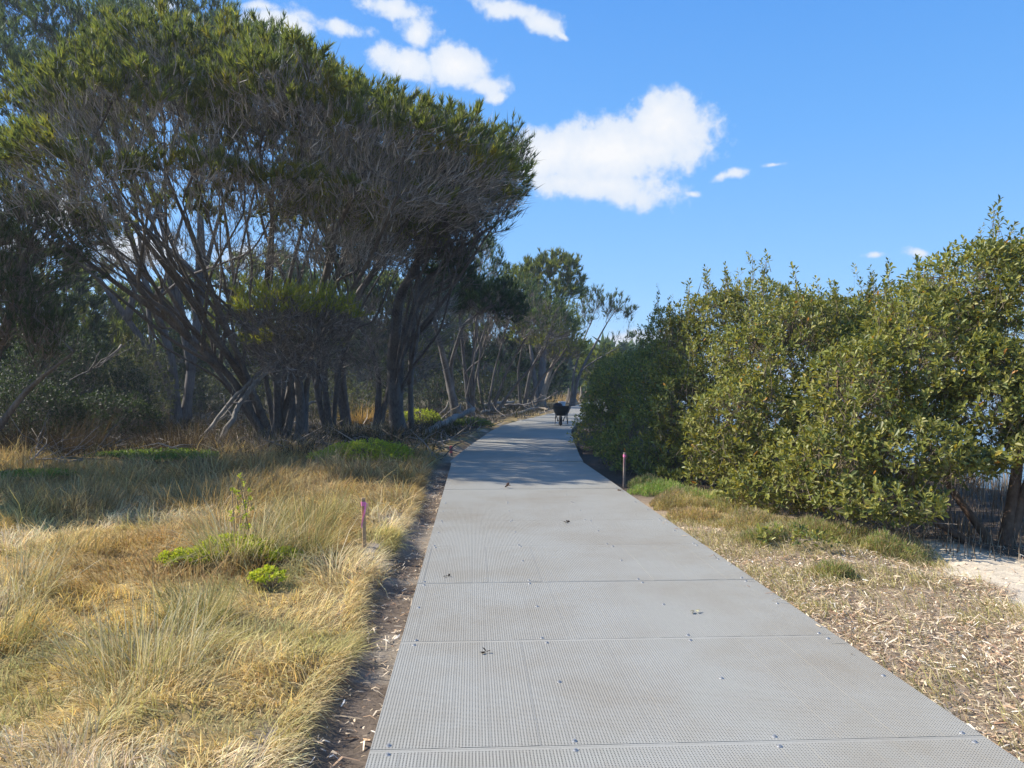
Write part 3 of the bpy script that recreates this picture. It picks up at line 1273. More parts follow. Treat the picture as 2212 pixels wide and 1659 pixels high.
needle_tree('paperbark_tree', 'thin-trunked tree in mid grove with a green dome under the main canopy',
            [ln([(712, 938), (700, 820), (705, 680), (740, 560), (790, 480)], 27, 22), ln([(718, 938), (730, 800), (770, 680), (830, 580)], 27.3, 22.5), ln([(706, 938), (675, 800), (650, 660), (640, 540)], 27, 23)],
            [LB(800, 480, 105, 65, 21.5, 1.8), LB(870, 525, 80, 55, 22, 1.6), LB(690, 490, 95, 60, 22.5, 1.8)],
            900, GREEN_A, step=0.27, stem_r=[0.11, 0.09, 0.09], leaf_q=0.6, twig_n=4, twig_l=0.5, shoot_n=4, leaf_z=-0.1, zmin=-0.6, needle_w=0.026, forks=8, fuzz=8, twig_c=(0.28, 0.26, 0.24))

needle_tree('paperbark_tree', 'tree with straight dark trunk and thin bare crown reaching toward the big cloud',
            [ln([(860, 942), (848, 780), (862, 640), (930, 520), (1010, 450)], 27, 21),
             ln([(862, 942), (866, 760), (905, 620), (990, 540), (1060, 490)], 27.2, 21.5),
             ln([(888, 942), (886, 780), (900, 640), (900, 520), (940, 430)], 27.5, 22.5)],
            [LB(1000, 420, 105, 70, 21, 1.8), LB(1062, 455, 50, 42, 21.5, 1.3), LB(940, 480, 105, 80, 22.5, 2.0), LB(1090, 350, 50, 45, 20.5, 1.2), LB(985, 530, 75, 40, 22, 1.4), LB(1020, 490, 60, 40, 21, 1.2)],
            2000, GREEN_B, step=0.24, stem_r=[0.21, 0.12, 0.12], leaf_q=0.62, leaf_frac=0.8, forks=12, twig_n=4, twig_l=0.55, leaf_z=-0.1, zmin=-0.8, needle_w=0.026, fuzz=12, fuzz_w=0.018)

needle_tree('paperbark_tree', 'taller blue-green tree rising behind the olive umbrella crown at the top left corner',
            [ln([(385, 930), (370, 760), (310, 600), (250, 400)], 32, 30), ln([(400, 930), (415, 780), (440, 600), (430, 400), (470, 250)], 32.3, 31),
             ln([(395, 930), (350, 800), (240, 640), (100, 450), (60, 300)], 32.2, 28)],
            [LB(100, 150, 240, 140, 29, 4.0), LB(380, 125, 210, 90, 32, 3.6), LB(560, 155, 120, 65, 31, 3.0), LB(640, 185, 60, 55, 29, 2.0), LB(40, 270, 150, 150, 26, 3)],
            2900, GREEN_B, step=0.42, forks=12, stem_r=[0.2, 0.19, 0.16], leaf_q=0.70, twig_n=5, twig_l=0.7, shoot_n=4, nb=5, needle_l=0.28, needle_w=0.035, leaf_z=-0.5, zmin=-0.5, tip_r=0.009)

needle_tree('tea_tree', 'low tree with flat yellow-green top coloured as if sunlit over hanging grey twigs',
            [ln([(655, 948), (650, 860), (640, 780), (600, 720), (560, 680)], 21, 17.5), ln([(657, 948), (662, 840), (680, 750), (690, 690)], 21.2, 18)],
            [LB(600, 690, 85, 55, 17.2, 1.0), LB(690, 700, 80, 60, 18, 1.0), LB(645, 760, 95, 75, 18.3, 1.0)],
            800, GREEN_Y_SUN, step=0.16, stem_r=[0.15, 0.10], leaf_q=0.80, twig_n=6, twig_l=0.42, leaf_z=0.25, zmin=-0.8, needle_l=0.13, needle_w=0.016, twig_c=(0.22, 0.20, 0.185), flare=1.4)

needle_tree('tea_tree', 'mid-height tree on a leaning trunk with a dark green cap below the main canopy and hidden lobes added to shade the deck',
            [ln([(748, 928), (728, 820), (735, 700), (800, 600), (850, 540)], 31, 25), ln([(752, 928), (740, 800), (760, 690), (720, 600)], 31, 26)],
            [LB(855, 545, 130, 75, 24.5, 1.8), LB(770, 560, 90, 60, 25.5, 1.6), LB(930, 590, 90, 55, 25, 1.5), LB(880, 450, 140, 85, 26, 3.2), LB(750, 400, 140, 75, 27, 3.2)],  # last two lobes added behind the canopy to shade the deck
            1900, GREEN_D, step=0.26, stem_r=[0.17, 0.12], leaf_q=0.62, twig_n=5, twig_l=0.5, leaf_z=-0.2, zmin=-0.6, shoot_n=4, needle_w=0.03)

needle_tree('tea_tree', 'tangled grey-twigged tree of bare hanging sprays right of the leaning trunk',
            [ln([(815, 925), (820, 820), (800, 740), (760, 680)], 30, 27), ln([(820, 925), (850, 800), (900, 720), (950, 660)], 30, 27)],
            [LB(780, 700, 100, 80, 27, 1.4), LB(900, 690, 110, 90, 27.5, 1.5), LB(840, 790, 110, 70, 28, 1.5)],
            900, GREEN_B, step=0.25, stem_r=[0.12, 0.12], leaf_q=0.9, leaf_frac=0.25, twig_n=6, twig_l=0.55, leaf_z=0.3, zmin=-0.9, twig_c=(0.25, 0.23, 0.21))

needle_tree('tea_tree', 'tree on a shaggy leaning trunk with low dark crown, left of the thicket',
            [ln([(988, 902), (965, 800), (945, 720), (930, 660)], 38, 33), ln([(985, 902), (972, 790), (1000, 700), (1060, 660)], 38, 33)],
            [LB(1040, 665, 88, 50, 33, 1.6), LB(960, 650, 75, 50, 34, 1.6), LB(1095, 690, 38, 40, 33, 1.2)],
            700, GREEN_D, step=0.3, stem_r=[0.22, 0.12], leaf_q=0.55, twig_n=6, twig_l=0.6, shoot_n=4, needle_l=0.22, needle_w=0.03, leaf_z=-0.2, zmin=-0.5, tip_r=0.008)

needle_tree('tea_tree', 'grey-leaved rounded tree filling the gap right of the great canopy above the thicket',
            [ln([(1020, 893), (1022, 780), (1030, 690), (1035, 620)], 40, 37), ln([(1014, 893), (1000, 760), (990, 660), (980, 600)], 40, 37)],
            [LB(1035, 585, 52, 55, 37, 1.6), LB(985, 600, 60, 50, 37, 1.6), LB(1010, 660, 75, 50, 37.5, 1.8)],
            700, GREEN_B, step=0.32, stem_r=[0.13, 0.11], leaf_q=0.6, twig_n=5, twig_l=0.6, shoot_n=3, needle_l=0.22, needle_w=0.03, leaf_z=-0.5, zmin=-0.7, tip_r=0.009, forks=6, twig_c=(0.32, 0.30, 0.28))

needle_tree('tea_tree', 'thicket tree of many pale upswept stems beside the bend of the boardwalk',
            [ln([(1046, 896), (1030, 800), (1045, 740), (1060, 700)], 44, 42), ln([(1052, 896), (1068, 800), (1085, 740), (1100, 690)], 44, 42),
             ln([(1060, 896), (1095, 800), (1130, 740), (1160, 690)], 44, 41), ln([(1068, 896), (1115, 830), (1160, 780), (1190, 730)], 44, 41),
             ln([(1042, 896), (1010, 830), (1000, 760), (1010, 710)], 44, 43)],
            [LB(1110, 680, 95, 65, 42, 2.0), LB(1170, 710, 70, 60, 41, 1.8), LB(1040, 720, 60, 60, 43, 1.8)],
            900, GREEN_B, step=0.35, stem_r=[0.10, 0.10, 0.09, 0.09, 0.09], bark=M_BARKG, leaf_q=0.72, leaf_frac=0.6, twig_n=5, twig_l=0.75, shoot_n=3, needle_l=0.24, needle_w=0.035, leaf_z=-0.1, zmin=-0.6, tip_r=0.01, twig_c=(0.22, 0.19, 0.165))

needle_tree('tea_tree', 'second thicket tree of thin pale stems with a bright green shoulder of leaves',
            [ln([(1130, 886), (1145, 800), (1180, 740), (1200, 700)], 50, 47), ln([(1136, 886), (1165, 820), (1205, 780), (1230, 740)], 50, 47), ln([(1126, 886), (1118, 800), (1130, 740)], 50, 48)],
            [LB(1205, 735, 52, 60, 47, 1.8), LB(1160, 720, 60, 60, 48, 1.8)],
            600, GREEN_A, step=0.36, stem_r=[0.11, 0.10, 0.09], bark=M_BARKG, leaf_q=0.6, twig_n=5, twig_l=0.7, shoot_n=3, needle_l=0.24, needle_w=0.04, leaf_z=-0.3, zmin=-0.7, tip_r=0.01, twig_c=(0.18, 0.16, 0.14))

needle_tree('paperbark_tree', 'tall rounded tree standing highest beyond the bend of the boardwalk',
            [ln([(1168, 872), (1172, 780), (1180, 700), (1190, 640)], 58, 58), ln([(1164, 872), (1150, 780), (1140, 700)], 58, 58)],
            [LB(1192, 605, 60, 48, 58, 2.2), LB(1225, 640, 32, 26, 57, 1.4), LB(1135, 625, 52, 48, 57, 1.8), LB(1160, 680, 60, 40, 57, 1.8)],
            800, GREEN_A, step=0.45, stem_r=[0.3, 0.22], leaf_q=0.5, twig_n=6, twig_l=0.8, shoot_n=5, needle_l=0.33, needle_w=0.06, leaf_z=-0.6, zmin=-0.6, tip_r=0.013)

needle_tree('paperbark_tree', 'airy forked tree leaning right against the sky at the far end of the path',
            [ln([(1236, 868), (1246, 820), (1268, 775), (1290, 735), (1310, 700)], 62, 62), ln([(1232, 868), (1240, 800), (1262, 730), (1280, 690)], 62, 62),
             ln([(1238, 868), (1252, 800), (1300, 770), (1345, 745)], 62, 61)],
            [LB(1282, 665, 38, 28, 62, 1.3), LB(1330, 680, 42, 30, 62, 1.4), LB(1350, 735, 26, 12, 61, 0.8), LB(1265, 700, 24, 22, 62, 1.0), LB(1310, 655, 26, 14, 62, 1)],
            520, GREEN_B, step=0.42, stem_r=[0.17, 0.13, 0.10], bark=M_BARKG, leaf_q=0.55, leaf_frac=0.75, twig_n=4, twig_l=0.65, shoot_n=3, needle_l=0.3, needle_w=0.05, leaf_z=-0.5, zmin=-0.6, tip_r=0.013, twig_c=(0.2, 0.18, 0.16))

needle_tree('paperbark_tree', 'pale-barked leaning trunk with light green tufts left of the airy tree',
            [ln([(1163, 868), (1178, 830), (1195, 780), (1215, 750)], 54, 53), ln([(1166, 868), (1190, 815), (1215, 780)], 54, 53)],
            [LB(1215, 770, 42, 24, 53, 1.4), LB(1185, 745, 40, 28, 53, 1.4)],
            320, GREEN_A, step=0.36, stem_r=[0.24, 0.1], bark=M_BARKP, leaf_q=0.5, twig_n=5, twig_l=0.7, shoot_n=4, needle_l=0.26, needle_w=0.045, leaf_z=-0.4, zmin=-0.5, tip_r=0.011)

needle_tree('paperbark_tree', 'small rounded olive tree peeping over the mangroves at the far end',
            [ln([(1300, 868), (1302, 820), (1305, 790)], 78, 78)],
            [LB(1300, 800, 48, 42, 78, 2.2), LB(1325, 785, 26, 22, 78, 1.4)],
            360, GREEN_A, step=0.5, stem_r=[0.2], leaf_q=0.4, twig_n=7, twig_l=0.8, shoot_n=5, needle_l=0.36, needle_w=0.08, leaf_z=-0.9, zmin=-0.8, tip_r=0.015)

# left edge and the wood behind
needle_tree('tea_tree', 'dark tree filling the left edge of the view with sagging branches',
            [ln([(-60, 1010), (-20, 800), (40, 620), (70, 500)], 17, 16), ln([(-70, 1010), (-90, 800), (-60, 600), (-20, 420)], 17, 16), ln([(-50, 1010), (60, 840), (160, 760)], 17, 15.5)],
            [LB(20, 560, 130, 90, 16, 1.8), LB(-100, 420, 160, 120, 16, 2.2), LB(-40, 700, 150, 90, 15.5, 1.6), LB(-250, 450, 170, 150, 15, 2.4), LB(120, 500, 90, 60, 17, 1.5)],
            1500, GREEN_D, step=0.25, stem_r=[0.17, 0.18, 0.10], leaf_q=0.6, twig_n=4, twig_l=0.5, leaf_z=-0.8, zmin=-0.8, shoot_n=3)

# trees out of frame to the left that shade the near grass
needle_tree('tea_tree', 'tree just beyond the left edge whose shade falls across the near grass',
            [np.array([[-12.5, 11.2, -0.3], [-12.6, 11.3, 2], [-12.2, 11.3, 4]]), np.array([[-12.6, 11.3, -0.3], [-13.4, 11.0, 2.4], [-13.8, 11, 4]])],
            [(np.array([-12.5, 11.6, 4.6]), np.array([2.6, 2.4, 1.5])), (np.array([-14.2, 11.5, 4.9]), np.array([2.4, 2.2, 1.6]))],
            420, GREEN_D, step=0.4, stem_r=[0.17, 0.14], leaf_q=0.4, twig_n=6, twig_l=0.7, shoot_n=4, needle_l=0.3, needle_w=0.05, leaf_z=-0.9, zmin=-0.8)


def leaf_bush(name, label, lobes, n_sh, leaf_l, cols, stems=None, n_attr=300, step=0.2, bark=None, wr=0.42, simple=False, nl=6, zmin=-0.7, category='shrub',
              group=None, singles=0, tip_r=0.004, mat=None, stem_r=None, weights=None, twig_c=(0.2, 0.16, 0.12), twig_n=2, inner=0.55, expo=2.4, front=0.0, twig_l=0.3, spikes=0):
    c0 = lobes[0][0]
    if stems is None:
        gx, gy = c0[0], c0[1]
        gz = h1(gx, gy) - 0.05
        stems = []
        for k in range(4):
            a = k * 1.57 + R.random()
            e = c0 + np.array([math.cos(a), math.sin(a), 0]) * lobes[0][1][0] * 0.5
            stems.append(np.array([[gx + 0.1 * math.cos(a), gy + 0.1 * math.sin(a), gz], [(gx + e[0]) / 2, (gy + e[1]) / 2, gz + (e[2] - gz) * 0.5], e]))
    base = np.asarray(stems[0][0], float).copy()
    A = lobe_points(lobes, n_attr, zmin)
    A = A[A[:, 2] > height(A[:, 0], A[:, 1]) + 0.05]
    pos, par, nst = colonize(stems, A, step, step * 1.3, up=0.1)
    r, kids = skeleton(pos, par, tip_r, expo)
    if stem_r is not None:
        k = 0
        for s, sr in zip(stems, stem_r):
            m = len(smooth_line(s, step))
            t = np.linspace(0, 1, m)
            want = sr * (1 - 0.65 * t)
            r[k:k + m] = want
            k += m
    root = empty(name, Vector(base), label, category, group)
    g, gt = Geo(), Geo()
    for ch in chains(par, kids, r):
        P = pos[ch]
        if len(P) < 2:
            continue
        rr = r[ch].copy()
        if rr[0] > rr[1] * 1.6:
            rr[0] = rr[1] * 1.2
        if rr.max() > 0.014:
            tube(g, P, rr, 8 if rr.max() > 0.04 else 5, rough=0.1 if rr.max() > 0.03 else 0)
        else:
            tube(gt, P, rr, 3, C=np.array(twig_c), cap=False)
    if g.n:
        child(g.build('trunk', bark or M_BARKM, None, smooth=True, loc=base), root)
    # leaf shoots: spread over the lobes' surface and a little inside, each on a twig from the nearest branch
    S = lobe_points(lobes, n_sh, zmin, inner, 0.35)
    if front:
        # the far side of the crown is thinner
        q, li = lobe_q(S, lobes)
        cc = np.array([c for c, _ in lobes])[li]
        back = (S[:, 1] - cc[:, 1]) > 0
        S = S[~(back & (R.random(len(S)) < front))]
    S = S[S[:, 2] > height(S[:, 0], S[:, 1]) + 0.06]
    # drop what lies deep inside another lobe, and open gaps
    q, li = lobe_q(S, lobes)
    gap = vnoise(S, max(0.35, lobes[0][1][0] * 0.28), 77)
    keep = (q > inner * 0.9) & (gap < 0.84)
    S, li = S[keep], li[keep]
    cen = np.array([c for c, _ in lobes])[li]
    outd = nrm((S - cen))
    if spikes:
        tops = S[outd[:, 2] > 0.6]
        if len(tops):
            t = tops[R.choice(len(tops), spikes)]
            for p in t:
                m = 7
                hh = 0.25 + 0.35 * R.random()
                e = p + np.array([R.normal(0, .08), R.normal(0, .08), hh])
                tube(gt, np.array([p - [0, 0, .3], p, e]), [0.006, 0.005, 0.003], 3, C=np.array(twig_c), cap=False)
                pts = p + (e - p) * np.linspace(0.1, 1, m)[:, None] + R.normal(0, 0.03, (m, 3))
                S = np.concatenate([S, pts])
                outd = np.concatenate([outd, np.tile([0, 0, 1.0], (m, 1))])
    sd = nrm(outd * 0.55 + np.array([0, 0, 0.65]) + R.normal(0, 0.33, S.shape))
    B, DD, NN, LL, ID = leaf_frames(S, sd, nl, leaf_l)
    cs = pick(cols, len(B), weights)
    tone = (0.72 + 0.5 * fbm(B, 0.9, 60))[:, None]
    cs = cs * tone
    # twigs running from inside to the shoots
    tn = len(S)
    back = nrm(cen[:tn] * 1.0 - S[:len(cen)]) if len(cen) == tn else -sd
    st = S - sd * (twig_l * (0.6 + 0.6 * R.random((len(S), 1)))) + R.normal(0, 0.03, S.shape)
    if simple:
        needles(st, S - st + 1e-6, gt, np.array(twig_c) * (0.6 + 0.8 * R.random((len(S), 1))), 1, twig_l, 0.012, 0.05)
    else:
        twigs(st, S - st + 1e-6, np.linalg.norm(S - st, axis=1), 0.0035, np.array(twig_c) * (0.6 + 0.8 * R.random((len(S), 1))), gt, 0.0, 0.0)
    tw = gt.build('twigs', M_TWIG, None, loc=base)
    tw['kind'] = 'stuff'
    child(tw, root)
    if singles:
        dist = np.linalg.norm(B - np.array([0, 0, CAM_Z]), axis=1) / LL
        o = np.argsort(dist)
        infr = np.abs(B[:, 0] / B[:, 1]) < 0.64
        pool = o[infr[o]][:singles * 5]
        sel = R.choice(pool, singles, replace=False)
        mask = np.ones(len(B), bool)
        mask[sel] = False
        meshes = {}
        for s in sel:
            cc = tuple(np.round(cs[s] * 12) / 12 + 0.02)
            key = tuple(round(float(v), 2) for v in cc)
            if key not in meshes:
                gg = Geo()
                leaf_geo(gg, np.zeros((1, 3)), np.array([[0, 1.0, 0]]), np.array([[0, 0, 1.0]]), np.array([1.0]), np.array([cs[s]]), wr)
                meshes[key] = gg.mesh('leaf', [mat or M_LEAF])
            X = np.cross(DD[s], NN[s])
            X /= np.linalg.norm(X)
            Z = np.cross(X, DD[s])
            Mx = Matrix(((X[0], DD[s][0], Z[0]), (X[1], DD[s][1], Z[1]), (X[2], DD[s][2], Z[2])))
            ob = bpy.data.objects.new('leaf', meshes[key])
            COL.objects.link(ob)
            ob.parent = root
            ob.matrix_local = Matrix.Translation(Vector(B[s]) - Vector(base)) @ Mx.to_4x4() @ Matrix.Scale(float(LL[s]), 4)
        B, DD, NN, LL, cs = B[mask], DD[mask], NN[mask], LL[mask], cs[mask]
    gl = Geo()
    leaf_geo(gl, B, DD, NN, LL, cs, wr, simple)
    lf = gl.build('crown', mat or M_LEAF, None, loc=base)
    child(lf, root)
    return root


# wood behind: leafy masses that close the horizon on the left, each its own tree
def back_tree(name, label, x, ytop, w, d, cols, lobes=None, bark=None, dens=1.0, pale=False):
    top = D(x, ytop, d)
    gz = h1(top[0], d)
    H = top[2] - gz
    s = d / F
    lob = lobes or [(np.array([top[0], d, gz + H * 0.74]), np.array([w * s, w * s * 0.8, H * 0.27])),
                    (np.array([top[0] - w * s * 0.55, d - 0.5, gz + H * 0.5]), np.array([w * s * 0.6, w * s * 0.6, H * 0.24])),
                    (np.array([top[0] + w * s * 0.5, d + 0.4, gz + H * 0.45]), np.array([w * s * 0.65, w * s * 0.6, H * 0.26]))]
    st = [np.array([[top[0] + k * 0.25, d, gz - 0.1], [top[0] + k * 0.6 + R.normal(0, .3), d, gz + H * 0.3], [top[0] + k * w * s * 0.45, d + R.normal(0, .4), gz + H * 0.62]]) for k in (-1, 0, 1)]
    return needle_tree(name, label, st, lob, int(260 * dens), cols, step=0.5, stem_r=[0.13, 0.16, 0.12], bark=bark, leaf_q=0.45, twig_n=6, twig_l=0.9, shoot_n=4, nb=4,
                       needle_l=0.40, needle_w=0.09, leaf_z=-1.0, zmin=-0.85, tip_r=0.013, twig_c=(0.16, 0.14, 0.12))


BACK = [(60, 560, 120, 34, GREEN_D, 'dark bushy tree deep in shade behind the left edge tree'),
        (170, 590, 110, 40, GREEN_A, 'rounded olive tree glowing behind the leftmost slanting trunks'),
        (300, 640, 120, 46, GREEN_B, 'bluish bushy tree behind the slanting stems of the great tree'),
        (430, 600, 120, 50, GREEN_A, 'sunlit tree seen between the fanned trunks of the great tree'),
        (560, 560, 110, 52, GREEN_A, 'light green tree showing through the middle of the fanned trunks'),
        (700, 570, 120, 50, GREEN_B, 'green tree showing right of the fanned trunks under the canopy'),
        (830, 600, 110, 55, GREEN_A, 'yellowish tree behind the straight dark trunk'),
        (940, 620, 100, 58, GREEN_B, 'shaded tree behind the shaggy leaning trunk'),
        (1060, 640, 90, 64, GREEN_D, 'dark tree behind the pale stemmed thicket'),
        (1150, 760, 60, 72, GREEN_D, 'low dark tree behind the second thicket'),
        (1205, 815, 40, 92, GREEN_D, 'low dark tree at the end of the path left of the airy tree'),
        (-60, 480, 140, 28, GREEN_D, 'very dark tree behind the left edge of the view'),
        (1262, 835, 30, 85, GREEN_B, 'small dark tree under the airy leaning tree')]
for (x, yt, w, d, cols, lab) in BACK:
    back_tree('bushy_tree', lab, x, yt, w, d, cols)

# shrubs under the trees
HERB = [(0.15, 0.22, 0.04), (0.19, 0.26, 0.045), (0.12, 0.18, 0.04)]
HERB_Y = [(0.52, 0.52, 0.05), (0.42, 0.46, 0.05), (0.30, 0.36, 0.04)]  # yellow-green leaves, raised in brightness also to imitate a sun fleck
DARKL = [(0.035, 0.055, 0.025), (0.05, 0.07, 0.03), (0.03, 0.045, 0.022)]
OLIV = [(0.10, 0.11, 0.05), (0.075, 0.09, 0.04), (0.13, 0.13, 0.07)]


def mound(x, y, w, h, d, dd=None):
    """a low plant: sheet x of its middle, sheet y of its top; stands on the ground at distance d"""
    px = (x - 1106) / F * d
    gz = h1(px, d)
    top = CAM_Z - (y - 836) / F * d
    H = max(0.12, top - gz)
    s = d / F
    return (np.array([px, d, gz + H * 0.42]), np.array([w * s, dd or w * s * 0.8, H * 0.6]))


SHRUBS = [
    # x, ytop, halfw, dist, n, leaf, cols, label
    (795, 955, 90, 16.2, 2000, 0.05, HERB_Y, 'green leafy shrub in the shade edge left of the boardwalk, coloured bright like a sun fleck'),
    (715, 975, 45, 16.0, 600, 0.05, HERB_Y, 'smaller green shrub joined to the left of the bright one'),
    (330, 978, 130, 16.5, 1500, 0.055, HERB, 'wide low green shrub in the shade below the dead leaning branches'),
    (60, 1035, 110, 12.6, 1500, 0.05, HERB, 'low green patch of shrub at the left edge in front of the dark wood'),
    (1000, 905, 60, 30, 900, 0.07, HERB, 'dark green low shrub hugging the boardwalk edge near the fallen log'),
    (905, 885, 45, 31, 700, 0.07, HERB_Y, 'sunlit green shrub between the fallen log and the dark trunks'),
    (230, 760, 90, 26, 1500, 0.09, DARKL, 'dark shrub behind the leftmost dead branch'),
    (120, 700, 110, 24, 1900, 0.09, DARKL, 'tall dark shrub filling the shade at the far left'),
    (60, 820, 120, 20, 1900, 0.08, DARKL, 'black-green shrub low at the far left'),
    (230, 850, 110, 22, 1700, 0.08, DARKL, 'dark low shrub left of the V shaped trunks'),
    (420, 800, 80, 38, 1000, 0.10, OLIV, 'olive shrub catching light behind the V shaped trunks'),
    (560, 790, 90, 40, 1000, 0.10, OLIV, 'olive shrub behind the foot of the great tree'),
    (700, 800, 80, 40, 1000, 0.10, OLIV, 'grey-green shrub behind the low yellow-green topped tree'),
    (960, 810, 90, 44, 1000, 0.10, DARKL, 'dark shrub behind the shaggy leaning trunk base'),
    (300, 720, 70, 30, 1000, 0.10, OLIV, 'olive shrub standing under the slanting left stems'),
    (790, 830, 55, 34, 700, 0.09, OLIV, 'rounded grey-green shrub between the twin leaning trunks'),
    (330, 790, 120, 46, 1200, 0.16, DARKL, 'broad dark shrub closing the gap behind the leftmost slanting stems'),
    (500, 770, 120, 50, 1200, 0.16, OLIV, 'broad olive shrub far behind the foot of the great tree'),
    (640, 780, 110, 52, 1200, 0.16, DARKL, 'broad dark shrub far behind the short thick trunk'),
    (780, 775, 110, 54, 1200, 0.17, OLIV, 'broad grey-green shrub far behind the leaning trunk pair'),
    (900, 780, 100, 56, 1200, 0.17, DARKL, 'broad dark shrub far behind the straight dark trunk'),
    (1010, 800, 90, 60, 1100, 0.18, OLIV, 'broad olive shrub far behind the shaggy leaning trunk'),
    (1110, 815, 80, 66, 1000, 0.18, DARKL, 'broad dark shrub far behind the pale stemmed thicket'),
    (170, 780, 130, 42, 1200, 0.15, DARKL, 'broad dark shrub deep in the wood at the left'),
    (20, 760, 130, 38, 1200, 0.15, DARKL, 'broad dark shrub deep in the wood at the left border'),
    (-150, 720, 150, 34, 1000, 0.15, DARKL, 'broad dark shrub beyond the left border of the view'),
]
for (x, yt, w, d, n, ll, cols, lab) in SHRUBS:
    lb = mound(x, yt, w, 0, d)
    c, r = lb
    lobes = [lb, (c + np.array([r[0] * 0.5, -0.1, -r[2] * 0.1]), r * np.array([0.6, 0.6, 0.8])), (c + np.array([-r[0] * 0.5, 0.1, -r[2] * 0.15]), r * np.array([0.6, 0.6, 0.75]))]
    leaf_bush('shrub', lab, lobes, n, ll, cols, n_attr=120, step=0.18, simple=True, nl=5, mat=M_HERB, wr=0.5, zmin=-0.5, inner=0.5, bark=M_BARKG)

def far_wood():
    g = Geo()
    n = 5500
    a = R.uniform(-1.25, 0.16, n)
    d = R.uniform(105, 135, n)
    x, y = d * np.sin(a) + 6, d * np.cos(a)
    top = 4.5 + 5.0 * fbm(np.stack([x, y], 1), 14, 5)
    z = height(x, y) + top * R.random(n) ** 0.7
    c = pick(GREEN_B + GREEN_D, n)
    needles(np.stack([x, y, z], 1), R.normal(0, 0.6, (n, 3)) + np.array([0, 0, 0.8]), g, c, 5, 1.9, 1.0, 0.9)
    tag(g.build('far_woods', M_NEEDLE), 'dense far-off woods closing the horizon on the land side', kind='stuff')


far_wood()

# --- mangroves -------------------------------------------------------------------------------
MANG = [(0.250, 0.262, 0.055), (0.190, 0.215, 0.055), (0.345, 0.325, 0.085), (0.105, 0.135, 0.042), (0.20, 0.20, 0.07), (0.42, 0.33, 0.05), (0.55, 0.25, 0.04)]
MW = [0.30, 0.28, 0.20, 0.13, 0.07, 0.016, 0.004]


def mstem(pts, d0, d1):
    return ln(pts, d0, d1)


def wl(x, y, z, rx, ry, rz):
    return (np.array([x, y, z], float), np.array([rx, ry, rz], float))


leaf_bush('mangrove', 'nearest mangrove at the right edge with orange-brown forked trunk and leaves down to the sand',
          [LB(2100, 640, 125, 115, 10.0, 1.1), LB(2230, 680, 150, 170, 9.6, 1.2), LB(1990, 790, 150, 150, 9.6, 1.0), LB(2150, 880, 140, 80, 9.0, 0.9), LB(2290, 870, 130, 90, 8.6, 0.9), LB(2240, 980, 90, 45, 8.4, 0.6), LB(1850, 860, 110, 120, 9.4, 0.8), LB(1960, 980, 130, 70, 8.6, 0.7), LB(1800, 1010, 110, 80, 8.9, 0.7), LB(1900, 1090, 120, 45, 8.3, 0.6), LB(2110, 810, 120, 80, 9.1, 0.9), LB(2070, 1000, 60, 35, 8.6, 0.5)],
          7600, 0.086, MANG, weights=MW, n_attr=1300, step=0.13, nl=6, singles=300, front=0.6, category='mangrove',
          stems=[mstem([(2165, 1195), (2185, 1090), (2200, 980), (2195, 860), (2150, 720)], 8.7, 9.8), mstem([(2150, 1195), (2110, 1130), (2055, 1060), (1990, 940), (1960, 850)], 8.7, 9.5),
                 mstem([(2190, 1215), (2110, 1190), (2060, 1150), (1960, 1090), (1850, 1050), (1760, 1020)], 8.3, 8.8), mstem([(2170, 1195), (2215, 1060), (2260, 900), (2260, 760)], 8.7, 9.5),
                 mstem([(2060, 1150), (1960, 1030), (1880, 930), (1820, 860)], 8.9, 9.3)],
          stem_r=[0.075, 0.055, 0.045, 0.07, 0.04], spikes=12, zmin=-0.85)
leaf_bush('mangrove', 'mangrove with yellow-green leaves reaching low to the litter in the middle of the right bank',
          [LB(1700, 800, 150, 140, 12.0, 1.2), LB(1620, 930, 120, 120, 11.0, 0.9), LB(1750, 1000, 130, 80, 10.2, 0.8), LB(1560, 960, 80, 90, 11.6, 0.8), LB(1690, 1060, 130, 45, 9.9, 0.7), LB(1760, 740, 120, 90, 12.8, 1.0), LB(1830, 900, 100, 110, 10.8, 0.9)],
          6000, 0.086, MANG, weights=MW, n_attr=900, step=0.15, nl=6, singles=300, front=0.6, category='mangrove', spikes=14, zmin=-0.85)
leaf_bush('mangrove', 'tall mangrove with orange leaves on top standing at the middle of the mangrove row',
          [LB(1560, 720, 110, 90, 14.5, 1.2), LB(1640, 690, 90, 75, 14.0, 1.2), LB(1500, 800, 100, 110, 14.5, 1.2), LB(1520, 900, 110, 110, 13.4, 1.0)],
          4600, 0.088, MANG, weights=MW, n_attr=700, step=0.17, nl=6, front=0.6, category='mangrove', spikes=30, simple=True, zmin=-0.8)
leaf_bush('mangrove', 'mangrove crown rising behind the middle of the row, right of the two stray upright sprigs',
          [LB(1850, 725, 110, 75, 13.5, 1.3), LB(1950, 700, 90, 80, 13.0, 1.2), LB(1770, 730, 90, 60, 14.0, 1.2), LB(1900, 800, 120, 90, 12.5, 1.0)],
          4200, 0.088, MANG, weights=MW, n_attr=600, step=0.18, nl=6, front=0.6, category='mangrove', spikes=24, simple=True, zmin=-0.7)
leaf_bush('mangrove', 'shaded dark mangrove beside the pink ribboned stake on the right',
          [LB(1400, 960, 90, 95, 15.0, 1.0), LB(1480, 1000, 110, 80, 13.6, 1.0), LB(1440, 860, 90, 90, 16.0, 1.2), LB(1400, 1020, 70, 40, 14.4, 0.8), LB(1550, 1050, 100, 40, 12.6, 0.8), LB(1440, 1035, 60, 35, 13.4, 0.7), LB(1560, 1085, 80, 30, 11.6, 0.6), LB(1330, 1000, 45, 30, 16.5, 0.6)],
          4600, 0.088, MANG, weights=MW, n_attr=600, step=0.18, nl=6, front=0.5, category='mangrove', simple=True, zmin=-0.9)
